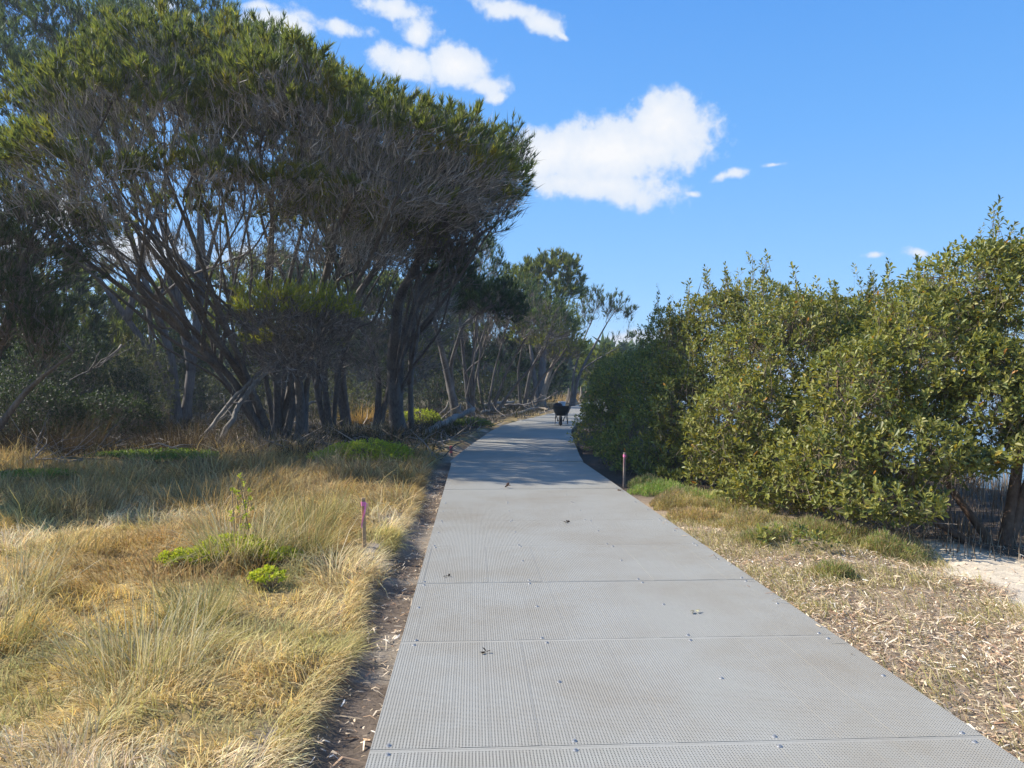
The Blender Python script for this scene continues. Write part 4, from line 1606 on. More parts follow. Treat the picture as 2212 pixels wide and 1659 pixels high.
leaf_bush('mangrove', 'shaded mangrove with one tall thin sprig, leaning over the far edge of the boardwalk',
          [LB(1430, 740, 52, 60, 19.0, 1.0), LB(1380, 830, 80, 70, 19.5, 1.3), LB(1330, 890, 70, 80, 20.5, 1.2), LB(1290, 930, 52, 50, 20.0, 0.8), LB(1330, 980, 62, 40, 18.5, 0.9), LB(1450, 800, 70, 70, 18.0, 1.2)],
          4400, 0.085, MANG, weights=MW, n_attr=600, step=0.2, nl=6, front=0.5, category='mangrove', simple=True, spikes=14, zmin=-0.9)
leaf_bush('mangrove', 'farthest dark mangrove, next to the wheelbarrow where the boardwalk narrows from view',
          [LB(1330, 830, 60, 55, 27.0, 1.6), LB(1300, 880, 42, 45, 27.0, 1.4), LB(1390, 800, 60, 50, 28, 1.6)],
          2400, 0.11, MANG, weights=MW, n_attr=300, step=0.3, nl=5, front=0.5, category='mangrove', simple=True, spikes=8, zmin=-0.9)
leaf_bush('mangrove', 'mangrove standing in the water behind the right edge one',
          [LB(2180, 640, 160, 110, 15.5, 1.5), LB(2330, 720, 160, 180, 15, 1.5), LB(2060, 720, 120, 110, 15.5, 1.4)],
          2200, 0.085, MANG, weights=MW, n_attr=400, step=0.25, nl=6, front=0.5, category='mangrove', simple=True, spikes=8, zmin=-0.5)


# --- grass -----------------------------------------------------------------------------------
def blades(g, B, az, lean, curl, Ln, w, C, segs=3, twist=0.6):
    n = len(B)
    dh = np.stack([np.cos(az), np.sin(az), np.zeros(n)], 1)
    sa = az + math.pi / 2 + R.normal(0, twist, n)
    side = np.stack([np.cos(sa), np.sin(sa), R.normal(0, 0.15, n)], 1)
    P = [B]
    for k in range(segs):
        a = lean + curl * (k + 0.5) / segs
        stp = (dh * np.sin(a)[:, None] + np.array([0, 0, 1.0]) * np.cos(a)[:, None]) * (Ln / segs)[:, None]
        P.append(P[-1] + stp)
    V = []
    for k in range(segs):
        ww = (w * (1 - 0.75 * k / segs) / 2)[:, None] * side
        V += [P[k] - ww, P[k] + ww]
    V.append(P[segs])
    V = np.stack(V, 1)
    m = 2 * segs + 1
    base = np.arange(n)[:, None] * m
    Q = [base + [2 * k, 2 * k + 1, 2 * k + 3, 2 * k + 2] for k in range(segs - 1)]
    T = base + [2 * segs - 2, 2 * segs - 1, 2 * segs]
    fade = np.linspace(0.8, 1.12, m)[None, :, None]
    CC = (C[:, None, :] * fade).reshape(-1, 3)
    g.add(V.reshape(-1, 3), T=T, Q=np.concatenate(Q) if Q else None, C=CC)


STRAW = np.array([0.64, 0.52, 0.26])
GOLD = np.array([0.62, 0.47, 0.16])
PALE = np.array([0.68, 0.58, 0.37])
OLIVE = np.array([0.36, 0.34, 0.13])
BROWN = np.array([0.33, 0.20, 0.075])


def grass_colour(x, y):
    P = np.stack([x, y], 1)
    a = fbm(P, 1.3, 70)
    b = fbm(P, 0.6, 80)
    c = fbm(P, 2.5, 90)
    C = np.tile(STRAW, (len(x), 1))
    gold = sst(-1.2, -3.0, x + 0.35 * (y - 3))[:, None] * 0.8
    C = C * (1 - gold) + GOLD * gold
    m = sst(0.50, 0.62, a)[:, None]
    C = C * (1 - m) + PALE * m
    m = (sst(0.57, 0.68, b) * 0.7)[:, None]
    C = C * (1 - m) + OLIVE * m
    m = (sst(0.55, 0.68, c) * 0.7)[:, None]
    C = C * (1 - m) + BROWN * m
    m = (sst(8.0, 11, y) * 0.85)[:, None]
    C = C * (1 - m) + (np.array([0.34, 0.255, 0.12]) * (0.6 + 0.8 * a[:, None])) * m  # browner blades in the tree shade zone, colour warmed against blue skylight
    return C * 1.15 * R.uniform(0.65, 1.35, (len(x), 1)) * R.uniform(0.92, 1.08, (len(x), 3))


def scatter(n, x0, x1, y0, y1):
    return R.uniform(x0, x1, n), R.uniform(y0, y1, n)


def make_grass():
    g = Geo()
    # (count, y range, blade length, width, segs)
    for (dens, y0, y1, L0, w0, segs, wide) in ((5800, 1.6, 3.6, 0.13, 0.0064, 3, 0.9), (4300, 3.6, 5.6, 0.15, 0.0068, 3, 0.85), (2500, 5.6, 8.5, 0.17, 0.0085, 3, 0.8), (1250, 8.5, 12.5, 0.26, 0.011, 2, 0.76), (800, 12.5, 18, 0.34, 0.015, 2, 0.74)):
        xm = -wide * y1 - 0.5
        n = int(dens * (abs(xm)) * (y1 - y0) * 0.62)
        x, y = scatter(n, xm, 0, y0, y1)
        dl = xl(y) - x
        P = np.stack([x, y], 1)
        edge = 0.25 + 0.17 * vnoise(P, 0.5, 21) + 0.08 * vnoise(P, 0.16, 5)
        k = (dl > edge) & (x > -wide * y - 0.6) & (fbm(P, 0.5, 50) > 0.22) & ((y < 15) | (fbm(P, 2.0, 51) > 0.42) | (dl < 1.6))
        k = k & ((x + 1.40) ** 2 + (y - 7.25) ** 2 > 0.3 ** 2)
        x, y, P = x[k], y[k], P[k]
        n = len(x)
        z = height(x, y) - 0.01
        flow = (fbm(P, 0.8, 55) * 6 * math.pi) + R.normal(0, 0.6, n)
        tall = sst(0.45, 0.75, fbm(P, 0.7, 58))
        tuft = vnoise(P, 0.16, 59)
        Ln = L0 * R.uniform(0.5, 1.5, n) * (0.7 + 0.8 * tall) * (0.55 + 0.9 * tuft)
        lean = np.clip(R.normal(0.55, 0.35, n), 0, 1.3)
        curl = R.uniform(0.5, 1.9, n)
        blades(g, np.stack([x, y, z], 1), flow, lean, curl, Ln, np.full(n, w0), grass_colour(x, y), segs)
    # overhanging fringe along the trench
    n = 8000
    y = R.uniform(1.8, 15, n) ** 1.0
    P = np.stack([xl(y), y], 1)
    dl = 0.30 + 0.16 * vnoise(P, 0.5, 21) + R.uniform(0, 0.12, n)
    x = xl(y) - dl
    z = height(x, y) + 0.0
    blades(g, np.stack([x, y, z], 1), R.normal(-0.1, 0.7, n), R.uniform(0.3, 0.9, n), R.uniform(0.8, 2.0, n), R.uniform(0.08, 0.22, n), np.full(n, 0.0048), grass_colour(x, y) * 0.95, 3)
    o = g.build('grass', M_GRASS)
    tag(o, 'matted dry golden grass covering the bank left of the boardwalk', kind='stuff')
    # right bank: thin short grass between the litter
    g = Geo()
    n = 44000
    x, y = scatter(n, 1.4, 5.2, 1.8, 9.5)
    dr = x - xr(y)
    P = np.stack([x, y], 1)
    cl = fbm(P, 0.55, 111)
    k = (dr > 0.0) & (dr < 1.8 + 0.28 * (y - 5.3)) & ((cl > 0.47) | (R.random(n) < 0.2))
    x, y, P = x[k], y[k], P[k]
    z = height(x, y)
    n = len(x)
    C = np.where(R.random((n, 1)) < 0.55, np.array([[0.46, 0.42, 0.15]]), np.array([[0.68, 0.57, 0.31]])) * R.uniform(0.7, 1.25, (n, 1))
    blades(g, np.stack([x, y, z], 1), R.normal(2.6, 1.0, n), R.uniform(0.2, 0.9, n), R.uniform(0.3, 1.4, n), R.uniform(0.06, 0.16, n), np.full(n, 0.0055), C, 3)
    o = g.build('grass', M_GRASS)
    tag(o, 'thin short tufts of grass among the litter right of the boardwalk', kind='stuff')


make_grass()


def tussock(label, x, y, n, h, spread, cols, w=0.005, lean=0.35, az0=None, group=None):
    z = h1(x, y)
    r = spread * 0.5 * np.sqrt(R.random(n)) * (0.6 + 0.8 * R.random())
    a = R.uniform(0, 2 * math.pi, n)
    B = np.stack([x + r * np.cos(a), y + r * np.sin(a), np.full(n, z - 0.02)], 1)
    az = a + R.normal(0, 0.5, n) if az0 is None else R.normal(az0, 0.8, n)
    g = Geo()
    C = pick(cols, n) * R.uniform(0.7, 1.25, (n, 1))
    blades(g, B, az, np.abs(R.normal(lean, 0.3, n)), np.abs(R.normal(0.7, 0.7, n)), h * R.uniform(0.35, 1.2, n), np.full(n, w), C, 4)
    o = g.build('grass_tussock', M_GRASS, loc=(x, y, z))
    tag(o, label, 'grass', group)
    return o


TP = [(0.60, 0.54, 0.34), (0.48, 0.45, 0.24), (0.34, 0.34, 0.15), (0.68, 0.61, 0.42), (0.50, 0.38, 0.18)]
TG = [(0.30, 0.30, 0.12), (0.42, 0.38, 0.17), (0.52, 0.43, 0.21), (0.22, 0.23, 0.09)]
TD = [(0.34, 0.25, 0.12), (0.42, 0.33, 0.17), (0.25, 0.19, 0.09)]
tussock('silvery grey-green arching tussock nearest the camera in the lower left', -2.02, 4.25, 750, 0.46, 0.75, TP, 0.0055, 0.25)
tussock('dull green tussock directly behind the silvery arching one', -2.1, 5.2, 500, 0.38, 0.6, TG, 0.0055, 0.3)
tussock('tall grey-green tussock round the yellow-green leafy plant', -2.35, 6.7, 900, 0.62, 0.75, TP, 0.006, 0.35)
tussock('tall thin tussock just right of the yellow-green leafy plant', -1.9, 6.9, 450, 0.6, 0.5, TG, 0.006, 0.3)
tussock('tall spiky tussock left of the ribboned stake at the shade edge', -2.2, 8.3, 500, 0.6, 0.8, TG, 0.007, 0.35)
tussock('pale wispy tussock at the left edge of the picture', -3.6, 5.6, 600, 0.45, 0.7, TP, 0.006, 0.35)
tussock('greenish tussock at the left border in front of the wispy one', -3.1, 4.6, 400, 0.35, 0.6, TG, 0.0055, 0.35)
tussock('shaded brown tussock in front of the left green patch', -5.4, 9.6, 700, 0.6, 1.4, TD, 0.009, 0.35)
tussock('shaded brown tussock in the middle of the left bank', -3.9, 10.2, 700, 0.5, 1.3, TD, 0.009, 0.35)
tussock('grey-brown mound of grass beneath the great tree', -5.6, 18.0, 800, 0.8, 2.2, [(0.20, 0.17, 0.14), (0.26, 0.22, 0.18)], 0.012, 0.7)
tussock('grey-brown mound of drooping grass at the foot of the short thick trunk', -8.3, 19.5, 800, 0.7, 2.2, [(0.22, 0.18, 0.14), (0.30, 0.25, 0.20)], 0.012, 0.7)
tussock('golden dry tussock glowing behind the twin leaning trunks', -6.4, 33, 500, 1.1, 2.2, [(0.46, 0.32, 0.13)], 0.025, 0.5)
tussock('pale dry tussock at the foot of the straight dark trunk', -5.1, 25.5, 500, 0.55, 1.6, [(0.50, 0.40, 0.24)], 0.018, 0.5)
tussock('golden reeds round the broken stumps at the end of the boardwalk', 8.0, 86, 500, 1.2, 2.6, [(0.50, 0.34, 0.15)], 0.04, 0.3)
tussock('golden reeds left of the far stumps', 4.6, 80, 500, 1.1, 3.2, [(0.48, 0.35, 0.17)], 0.04, 0.3)
tussock('rushes at the far left, blades coloured dark for the deep shade', -10.5, 17.5, 900, 1.1, 3.2, [(0.05, 0.04, 0.025), (0.075, 0.055, 0.03)], 0.012, 0.2)  # blade colours darkened to stand in for deep shade
tussock('rushes left of the dead leaning branches, blades coloured dark for the shade', -7.9, 18.6, 900, 0.95, 3.2, [(0.06, 0.045, 0.028), (0.08, 0.06, 0.035)], 0.012, 0.2)  # shade put into the blade colours here too

# the yellow-green leafy plants
leaf_bush('leafy_plant', 'yellow-green leafy plant growing through the tall tussock on the near left bank',
          [mound(510, 1165, 85, 0, 6.7), mound(410, 1200, 70, 0, 6.5), mound(600, 1190, 50, 0, 6.6)], 620, 0.034, HERB_Y, n_attr=140, step=0.09, nl=8, wr=0.55, mat=M_HERB, zmin=0.15, inner=0.3, bark=M_BARKG, twig_l=0.16, spikes=3, category='plant')
leaf_bush('leafy_plant', 'small mixed green plant at the right foot of the tall tussock',
          [mound(580, 1265, 40, 0, 6.0)], 90, 0.03, HERB_Y, n_attr=60, step=0.08, nl=7, wr=0.55, mat=M_HERB, zmin=-0.2, inner=0.5, bark=M_BARKG, twig_l=0.12, category='plant')

# samphire and creeping green on the right bank
SAM = [(0.15, 0.19, 0.06), (0.18, 0.21, 0.07), (0.22, 0.20, 0.10), (0.28, 0.18, 0.12)]
for (x, y, w, d, n, cols, lab) in [
        (1420, 1070, 70, 11.7, 1300, [(0.13, 0.20, 0.05), (0.17, 0.24, 0.07)], 'fresh green creeping clump by the deck edge under the shaded mangrove'),
        (1515, 1072, 60, 11.0, 1000, [(0.13, 0.20, 0.05), (0.17, 0.22, 0.07), (0.25, 0.2, 0.1)], 'green creeping clump right of the fresh green one at the mangrove foot'),
        (1400, 1052, 50, 12.6, 700, [(0.10, 0.14, 0.05), (0.16, 0.16, 0.08)], 'small shaded green clump at the foot of the right stake'),
        (1478, 1100, 75, 10.4, 1300, [(0.22, 0.20, 0.09), (0.30, 0.22, 0.12)], 'low straw and russet clump filling the corner below the right stake'),
        (1600, 1100, 90, 10.2, 1500, [(0.16, 0.18, 0.07), (0.26, 0.20, 0.11)], 'mixed green and russet clump under the mangrove edge'),
        (1450, 1095, 50, 10.7, 700, [(0.28, 0.19, 0.12), (0.2, 0.17, 0.09)], 'small russet clump against the deck edge'),
        (1500, 1120, 70, 9.6, 1000, [(0.30, 0.20, 0.12), (0.36, 0.25, 0.15), (0.22, 0.20, 0.08)], 'reddish dry creeping clump near the deck edge'),
        (1620, 1130, 80, 9.0, 1100, [(0.32, 0.23, 0.14), (0.2, 0.2, 0.09)], 'brownish creeping clump in front of the yellow-green mangrove'),
        (1800, 1165, 120, 8.3, 2200, SAM, 'wide feathery green clump in front of the nearest mangrove'),
        (1930, 1195, 75, 7.7, 1300, SAM, 'green clump ending beside the strip of white sand'),
        (1650, 1180, 60, 8.0, 700, SAM, 'small grey-green clump beside the low mangrove sprigs'),
        (1800, 1262, 50, 6.7, 500, SAM, 'little green clump among the litter below the feathery one')]:
    c, r = mound(x, y, w, 0, d)
    g = Geo()
    m = n * 4
    th = R.uniform(0, 2 * math.pi, m)
    rr = np.sqrt(R.random(m)) * (0.65 + 0.6 * vnoise(np.stack([np.cos(th) * 2 + c[0] * 3, np.sin(th) * 2], 1), 0.7, 19))
    bx, by = c[0] + r[0] * rr * np.cos(th), c[1] + r[0] * 0.8 * rr * np.sin(th)
    hz = height(bx, by)
    lump = fbm(np.stack([bx, by], 1), 0.25, 33)
    HH = (0.05 + 1.25 * (c[2] + r[2] - h1(c[0], c[1]))) * np.clip(1 - rr ** 3, 0.06, 1) * (0.2 + 1.4 * lump)
    bz = hz + HH * R.uniform(0.0, 0.85, m)
    C = np.where(R.random((m, 1)) < 0.22, np.array([[0.52, 0.42, 0.25]]), pick(cols, m) * 1.7) * (0.6 + 0.8 * fbm(np.stack([bx, by], 1), 0.3, 8)[:, None])
    blades(g, np.stack([bx, by, bz], 1), th + R.normal(0, 1.2, m), np.abs(R.normal(0.5, 0.5, m)), R.uniform(0, 0.8, m), R.uniform(0.03, 0.075, m), np.full(m, 0.007), C, 2)
    o = g.build('creeping_plant', M_HERB, loc=tuple(c * [1, 1, 0] + [0, 0, h1(c[0], c[1])]))
    tag(o, lab, 'plant')
leaf_bush('mangrove_seedling', 'low mangrove sprigs growing from the litter between the deck and the nearest mangrove',
          [mound(1690, 1150, 60, 0, 7.9), mound(1760, 1175, 45, 0, 7.6)], 60, 0.07, MANG[:4], n_attr=50, step=0.1, nl=5, zmin=-0.2, inner=0.5, twig_l=0.2, category='plant')


# --- litter ----------------------------------------------------------------------------------
def litter():
    g = Geo()
    n = 40000
    x, y = scatter(n, 1.3, 6.4, 1.9, 9.5)
    dr = x - xr(y)
    P = np.stack([x, y], 1)
    k = (dr > np.where(R.random(n) < 0.03, -0.14, 0.01)) & (dr < 1.75 + 0.28 * (y - 5.3) - 0.5 * (fbm(P, 0.8, 40) - 0.5)) & (R.random(n) < np.clip(1.35 - y / 9, 0.2, 1) * (0.35 + 1.1 * (fbm(P, 0.6, 120) > 0.42)))
    x, y = x[k], y[k]
    # a sparse scatter over the sand and the trench
    x2, y2 = scatter(2500, 3.6, 6.5, 3, 9.5)
    y3 = R.uniform(1.8, 15, 1600)
    x3 = xl(y3) - R.uniform(0.0, 0.35, 1600)
    x, y = np.concatenate([x, x2, x3]), np.concatenate([y, y2, y3])
    n = len(x)
    z = np.where((x - xr(y) < 0.012) & (x - xr(y) > -1), 0.004, height(x, y) + R.uniform(0.004, 0.035, n))
    az = R.uniform(0, 2 * math.pi, n)
    d = np.stack([np.cos(az), np.sin(az), R.normal(0, 0.28, n)], 1)
    s = np.stack([-np.sin(az), np.cos(az), R.normal(0, 0.4, n)], 1)
    Ln = 0.018 + 0.06 * R.random(n) ** 1.8 + 0.09 * (R.random(n) < 0.05)
    w = R.uniform(0.0018, 0.0055, n)
    c = np.stack([x, y, z], 1)
    bow = R.normal(0, 0.35, n)
    V = np.stack([c - d * (Ln / 2)[:, None] - s * w[:, None] * 0.6, c - d * (Ln / 2)[:, None] + s * w[:, None] * 0.6,
                  c - s * w[:, None] + np.array([0, 0, 1]) * (np.abs(bow) * Ln * 0.4)[:, None] + s * (bow * Ln * 0.4)[:, None], c + s * w[:, None] + np.array([0, 0, 1]) * (np.abs(bow) * Ln * 0.4)[:, None] + s * (bow * Ln * 0.4)[:, None],
                  c + d * (Ln / 2)[:, None] - s * w[:, None] * 0.5, c + d * (Ln / 2)[:, None] + s * w[:, None] * 0.5], 1)
    b = np.arange(n)[:, None] * 6
    Q = np.concatenate([b + [0, 1, 3, 2], b + [2, 3, 5, 4]])
    C = pick([(0.66, 0.51, 0.33), (0.50, 0.33, 0.20), (0.78, 0.65, 0.47), (0.32, 0.19, 0.12), (0.88, 0.82, 0.70), (0.56, 0.46, 0.34)], n, [0.31, 0.21, 0.20, 0.12, 0.04, 0.12])
    g.add(V.reshape(-1, 3), Q=Q, C=np.repeat(C, 6, axis=0))
    n = 90000
    x, y = scatter(n, 1.3, 6.2, 1.9, 9.0)
    dr = x - xr(y)
    P = np.stack([x, y], 1)
    k = (dr > 0.0) & (dr < 1.8 + 0.28 * (y - 5.3) - 0.5 * (fbm(P, 0.8, 40) - 0.5)) & (R.random(n) < np.clip(1.3 - y / 8, 0.12, 1))
    x, y = x[k], y[k]
    n = len(x)
    needles(np.stack([x, y, height(x, y) + R.uniform(0.0, 0.02, n)], 1), R.normal(0, 1, (n, 3)) * [1, 1, 0.22], g,
            pick([(0.60, 0.46, 0.29), (0.44, 0.29, 0.18), (0.74, 0.62, 0.44), (0.22, 0.14, 0.09), (0.66, 0.56, 0.34)], n), 1, 0.042, 0.006, 0.2)
    tag(g.build('leaf_litter', M_LITTER), 'curled dry leaves and bark chips strewn right of the boardwalk', kind='stuff')
    # twigs and sticks on the shaded woodland floor
    g = Geo()
    n = 2400
    y = 17 + 43 * R.random(n) ** 1.3
    x = xl(y) - 0.4 - R.random(n) ** 1.2 * (0.62 * y)
    z = height(x, y) + R.uniform(0.0, 0.12, n)
    az = R.uniform(0, 2 * math.pi, n)
    d = np.stack([np.cos(az), np.sin(az), R.normal(0.08, 0.25, n)], 1)
    twigs(np.stack([x, y, z], 1), d, R.uniform(0.4, 1.7, n), R.uniform(0.006, 0.024, n), pick([(0.20, 0.18, 0.16), (0.14, 0.12, 0.10), (0.32, 0.27, 0.22)], n), g, 0.3, 0.0)
    tag(g.build('fallen_twigs', M_TWIG), 'tangle of fallen twigs on the floor of the wood', kind='stuff')
    # low dead growth on the woodland floor, colours darkened to stand in for shade
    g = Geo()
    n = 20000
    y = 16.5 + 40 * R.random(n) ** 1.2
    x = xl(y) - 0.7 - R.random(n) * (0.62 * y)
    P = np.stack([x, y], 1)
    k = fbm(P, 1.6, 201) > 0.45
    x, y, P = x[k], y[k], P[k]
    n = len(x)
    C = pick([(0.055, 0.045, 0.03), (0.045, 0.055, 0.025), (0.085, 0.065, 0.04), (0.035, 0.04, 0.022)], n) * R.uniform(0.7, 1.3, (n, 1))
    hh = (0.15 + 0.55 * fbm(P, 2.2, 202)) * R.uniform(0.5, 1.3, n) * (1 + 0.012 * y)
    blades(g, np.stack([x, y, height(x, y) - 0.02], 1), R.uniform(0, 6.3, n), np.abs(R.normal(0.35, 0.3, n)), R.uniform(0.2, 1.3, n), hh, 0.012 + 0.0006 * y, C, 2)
    tag(g.build('undergrowth', M_GRASS), 'low brown undergrowth coloured darker for the shaded floor of the wood', kind='stuff')
    # pneumatophores
    g = Geo()
    n = 6000
    x, y = R.uniform(3.4, 10.5, n), R.uniform(6.2, 19, n)
    P = np.stack([x, y], 1)
    k = (x > 4.8 - 0.30 * (y - 6.6) + 0.9 * (fbm(P, 1.0, 140) - 0.5)) & (x - xr(y) > 1.4) & (R.random(n) < np.where(y < 7.6, 0.25, 1))
    x, y = x[k], y[k]
    n = len(x)
    z = height(x, y)
    d = np.stack([R.normal(0, 0.12, n), R.normal(0, 0.12, n), np.ones(n)], 1)
    twigs(np.stack([x, y, z - 0.03], 1), d, R.uniform(0.1, 0.30, n) * np.where(x > 6.5, 1.5, 1.0), R.uniform(0.004, 0.008, n), pick([(0.2, 0.15, 0.10), (0.13, 0.09, 0.06), (0.30, 0.24, 0.17)], n), g, 0.08, 0.4)
    tag(g.build('mangrove_roots', M_TWIG), 'dense pencil-like air roots standing in the mud under the mangroves', kind='stuff')


litter()


# --- logs, stumps, dead branches ---------------------------------------------------------------
def branchy(name, label, cat, paths, radii, mat, group=None, forks=0, fl=0.6, parts='branch'):
    base = np.asarray(paths[0][0], float)
    root = empty(name, Vector(base), label, cat, group)
    for i, (p, rr) in enumerate(zip(paths, radii)):
        P = smooth_line(np.asarray(p, float), 0.25)
        m = len(P)
        P[1:-1] += R.normal(0, 0.02, (m - 2, 3))
        g = Geo()
        tube(g, P, np.linspace(rr[0], rr[1], m), 8 if rr[0] > 0.05 else 5, rough=0.14)
        for _ in range(forks):
            k = R.integers(max(1, m // 3), m)
            d = nrm(P[min(k + 1, m - 1)] - P[k - 1]) + R.normal(0, 0.7, 3)
            q = P[k] + np.cumsum(np.tile(nrm(d) * fl / 4, (4, 1)) + R.normal(0, 0.05 * fl, (4, 3)), axis=0)
            q = np.concatenate([P[k:k + 1], q])
            tube(g, q, np.linspace(rr[1] * 0.7, rr[1] * 0.2 + 0.002, 5), 4)
        o = g.build('log' if parts == 'log' and i == 0 else 'branch', mat, None, smooth=True, loc=tuple(base))
        child(o, root)
    return root


branchy('fallen_log', 'lichen-grey fallen log slanting up from the grass to the boardwalk bend', 'log',
        [[D(898, 955, 25) + [0, 0, -.05], D(935, 925, 26.5), D(975, 905, 28), D(1022, 884, 30)], [D(975, 905, 28), D(985, 930, 27.6)], [D(1022, 884, 30), D(1010, 868, 30.2)]],
        [(0.13, 0.10), (0.05, 0.02), (0.06, 0.03)], M_DEAD, forks=2, parts='log')
branchy('dead_branch', 'pair of pale dead branches leaning from the ground onto the great trunk', 'branch',
        [[D(455, 992, 19.5), D(482, 940, 20), D(515, 872, 20.6), D(560, 820, 21), D(608, 770, 21.5)], [D(410, 985, 20.5), D(470, 900, 21), D(530, 835, 21.4), D(590, 775, 22)], [D(400, 990, 20.5), D(460, 925, 21), D(520, 850, 21.6)]],
        [(0.085, 0.05), (0.05, 0.045), (0.035, 0.02)], M_DEAD, forks=4, fl=0.8)
branchy('dead_branch', 'bare pale forked branch hanging in the dark at the far left', 'branch',
        [[D(150, 822, 20), D(205, 795, 20.3), D(245, 770, 20.6), D(262, 745, 21)], [D(205, 795, 20.3), D(230, 782, 20), D(250, 760, 20)]],
        [(0.02, 0.035), (0.015, 0.01)], M_DEAD, forks=2)
branchy('dead_branch', 'thin bleached branch lying on the grass under the great tree', 'branch',
        [[D(520, 1002, 17.5), D(570, 998, 17.3), D(620, 1005, 17), D(655, 1015, 16.6)], [D(560, 998, 17.3), D(590, 988, 17.6), D(610, 990, 18)]],
        [(0.022, 0.01), (0.014, 0.006)], M_DEAD, forks=5, fl=0.5)
branchy('dead_branch', 'two bowed pale branches arching beside the straight dark trunk', 'branch',
        [[D(915, 930, 33), D(935, 905, 33.3), D(960, 890, 33.6), D(968, 868, 34)], [D(935, 930, 32), D(950, 905, 32.5), D(975, 885, 33)]],
        [(0.06, 0.03), (0.05, 0.03)], M_BARKP, forks=2)
branchy('fallen_log', 'sunlit pale log lying flat behind the straight dark trunk', 'log', [[D(845, 905, 34), D(880, 912, 33), D(935, 910, 33)]], [(0.09, 0.07)], M_BARKP, forks=1, parts='log')
branchy('fallen_log', 'broken pale log resting behind the short thick trunk', 'log', [[D(590, 905, 29), D(640, 885, 30), D(705, 858, 31)], [D(600, 925, 28), D(640, 912, 29)]], [(0.07, 0.05), (0.05, 0.04)], M_BARKP, forks=1, parts='log')
branchy('fallen_log', 'grey log among the thicket stems near the boardwalk', 'log', [[D(1010, 885, 44), D(1060, 872, 46), D(1110, 868, 48)], [D(1040, 890, 43), D(1090, 880, 45)]], [(0.11, 0.08), (0.08, 0.05)], M_DEAD, forks=4, parts='log')
branchy('fallen_log', 'pale crooked log beside the boardwalk left of the wheelbarrow', 'log', [[D(1110, 895, 42), D(1140, 886, 43), D(1165, 880, 44), D(1185, 884, 43)], [D(1080, 900, 40), D(1110, 893, 41)]], [(0.09, 0.05), (0.06, 0.04)], M_BARKP, forks=4, parts='log')
branchy('dead_branch', 'dark bare branch sweeping low left of the wheelbarrow', 'branch', [[D(1092, 875, 46), D(1140, 874, 46), D(1180, 862, 46), D(1205, 846, 46)], [D(1140, 874, 46), D(1165, 860, 46), D(1172, 845, 46)]], [(0.06, 0.03), (0.03, 0.015)], M_BARK, forks=5, fl=0.9)
branchy('dead_branch', 'heap of grey brushwood at the far left edge of the shade', 'branch',
        [[D(-20, 1010, 15), D(60, 985, 15.5), D(150, 1000, 15.2)], [D(20, 1025, 14.5), D(80, 990, 15), D(100, 960, 15.5)], [D(70, 1030, 14.3), D(110, 1000, 15), D(200, 990, 15.5)]],
        [(0.03, 0.012), (0.03, 0.012), (0.025, 0.01)], M_DEAD, forks=12, fl=0.9)
branchy('dead_branch', 'dark curved stick lying on the litter at the lower right', 'branch', [[[2.05 + 0.55, 3.62, -0.09], [2.75, 3.78, -0.06], [2.95, 3.92, -0.07]]], [(0.012, 0.007)], M_BARKM, forks=1, fl=0.15)
branchy('dead_branch', 'bleached driftwood root curving over the sand by the nearest mangrove', 'branch', [[D(2040, 1175, 8.6), D(2080, 1160, 8.6), D(2115, 1170, 8.5), D(2170, 1200, 8.4)]], [(0.012, 0.04)], M_DEAD, forks=1, fl=0.3)


def stump(label, x, y, d, hpx, wpx, n=6):
    s = d / F
    c = D(x, y, d)
    gz = h1(c[0], d)
    H, W_ = hpx * s, wpx * s
    root = empty('tree_stump', (c[0], d, gz), label, 'stump')
    g = Geo()
    for k in range(n):
        a = k / n * 2 * math.pi
        o = np.array([math.cos(a) * W_ * 0.35, math.sin(a) * W_ * 0.3, 0])
        hh = H * R.uniform(0.5, 1.05)
        P = np.array([[c[0], d, gz - 0.1], [c[0], d, gz + hh * 0.5], [c[0], d, gz + hh]]) + np.array([o * 1.3, o * 0.9, o * 0.8 + R.normal(0, .04, 3)])
        tube(g, resample(P, H / 6), np.linspace(W_ * 0.26, W_ * 0.05, len(resample(P, H / 6))), 6, rough=0.35)
    child(g.build('splintered_wood', M_BARKP, None, loc=(c[0], d, gz)), root)
    return root


stump('splintered pale stump left of the wheelbarrow beyond the bend', 1140 + 25, 870, 62, 42, 16)
stump('tall jagged stump at the end of the boardwalk, left one of the pair', 1235, 872, 76, 40, 20)
stump('shorter jagged stump at the end of the boardwalk, right one of the pair', 1262, 870, 80, 32, 20)
stump('small dark-topped stump by the pale crooked log', 1150, 880, 52, 26, 12)


# --- survey stakes -----------------------------------------------------------------------------
M_WOOD = plain_mat('stake_wood', (0.55, 0.36, 0.20), 0.75, noise=0.45, nscale=30)
M_WOODG = plain_mat('grey_stake_wood', (0.30, 0.24, 0.20), 0.8, noise=0.4, nscale=30)
M_PINK = plain_mat('pink_ribbon', (0.95, 0.25, 0.48), 0.45, noise=0.1)
M_RED = plain_mat('faded_pink_paint', (0.72, 0.14, 0.13), 0.6, noise=0.2)


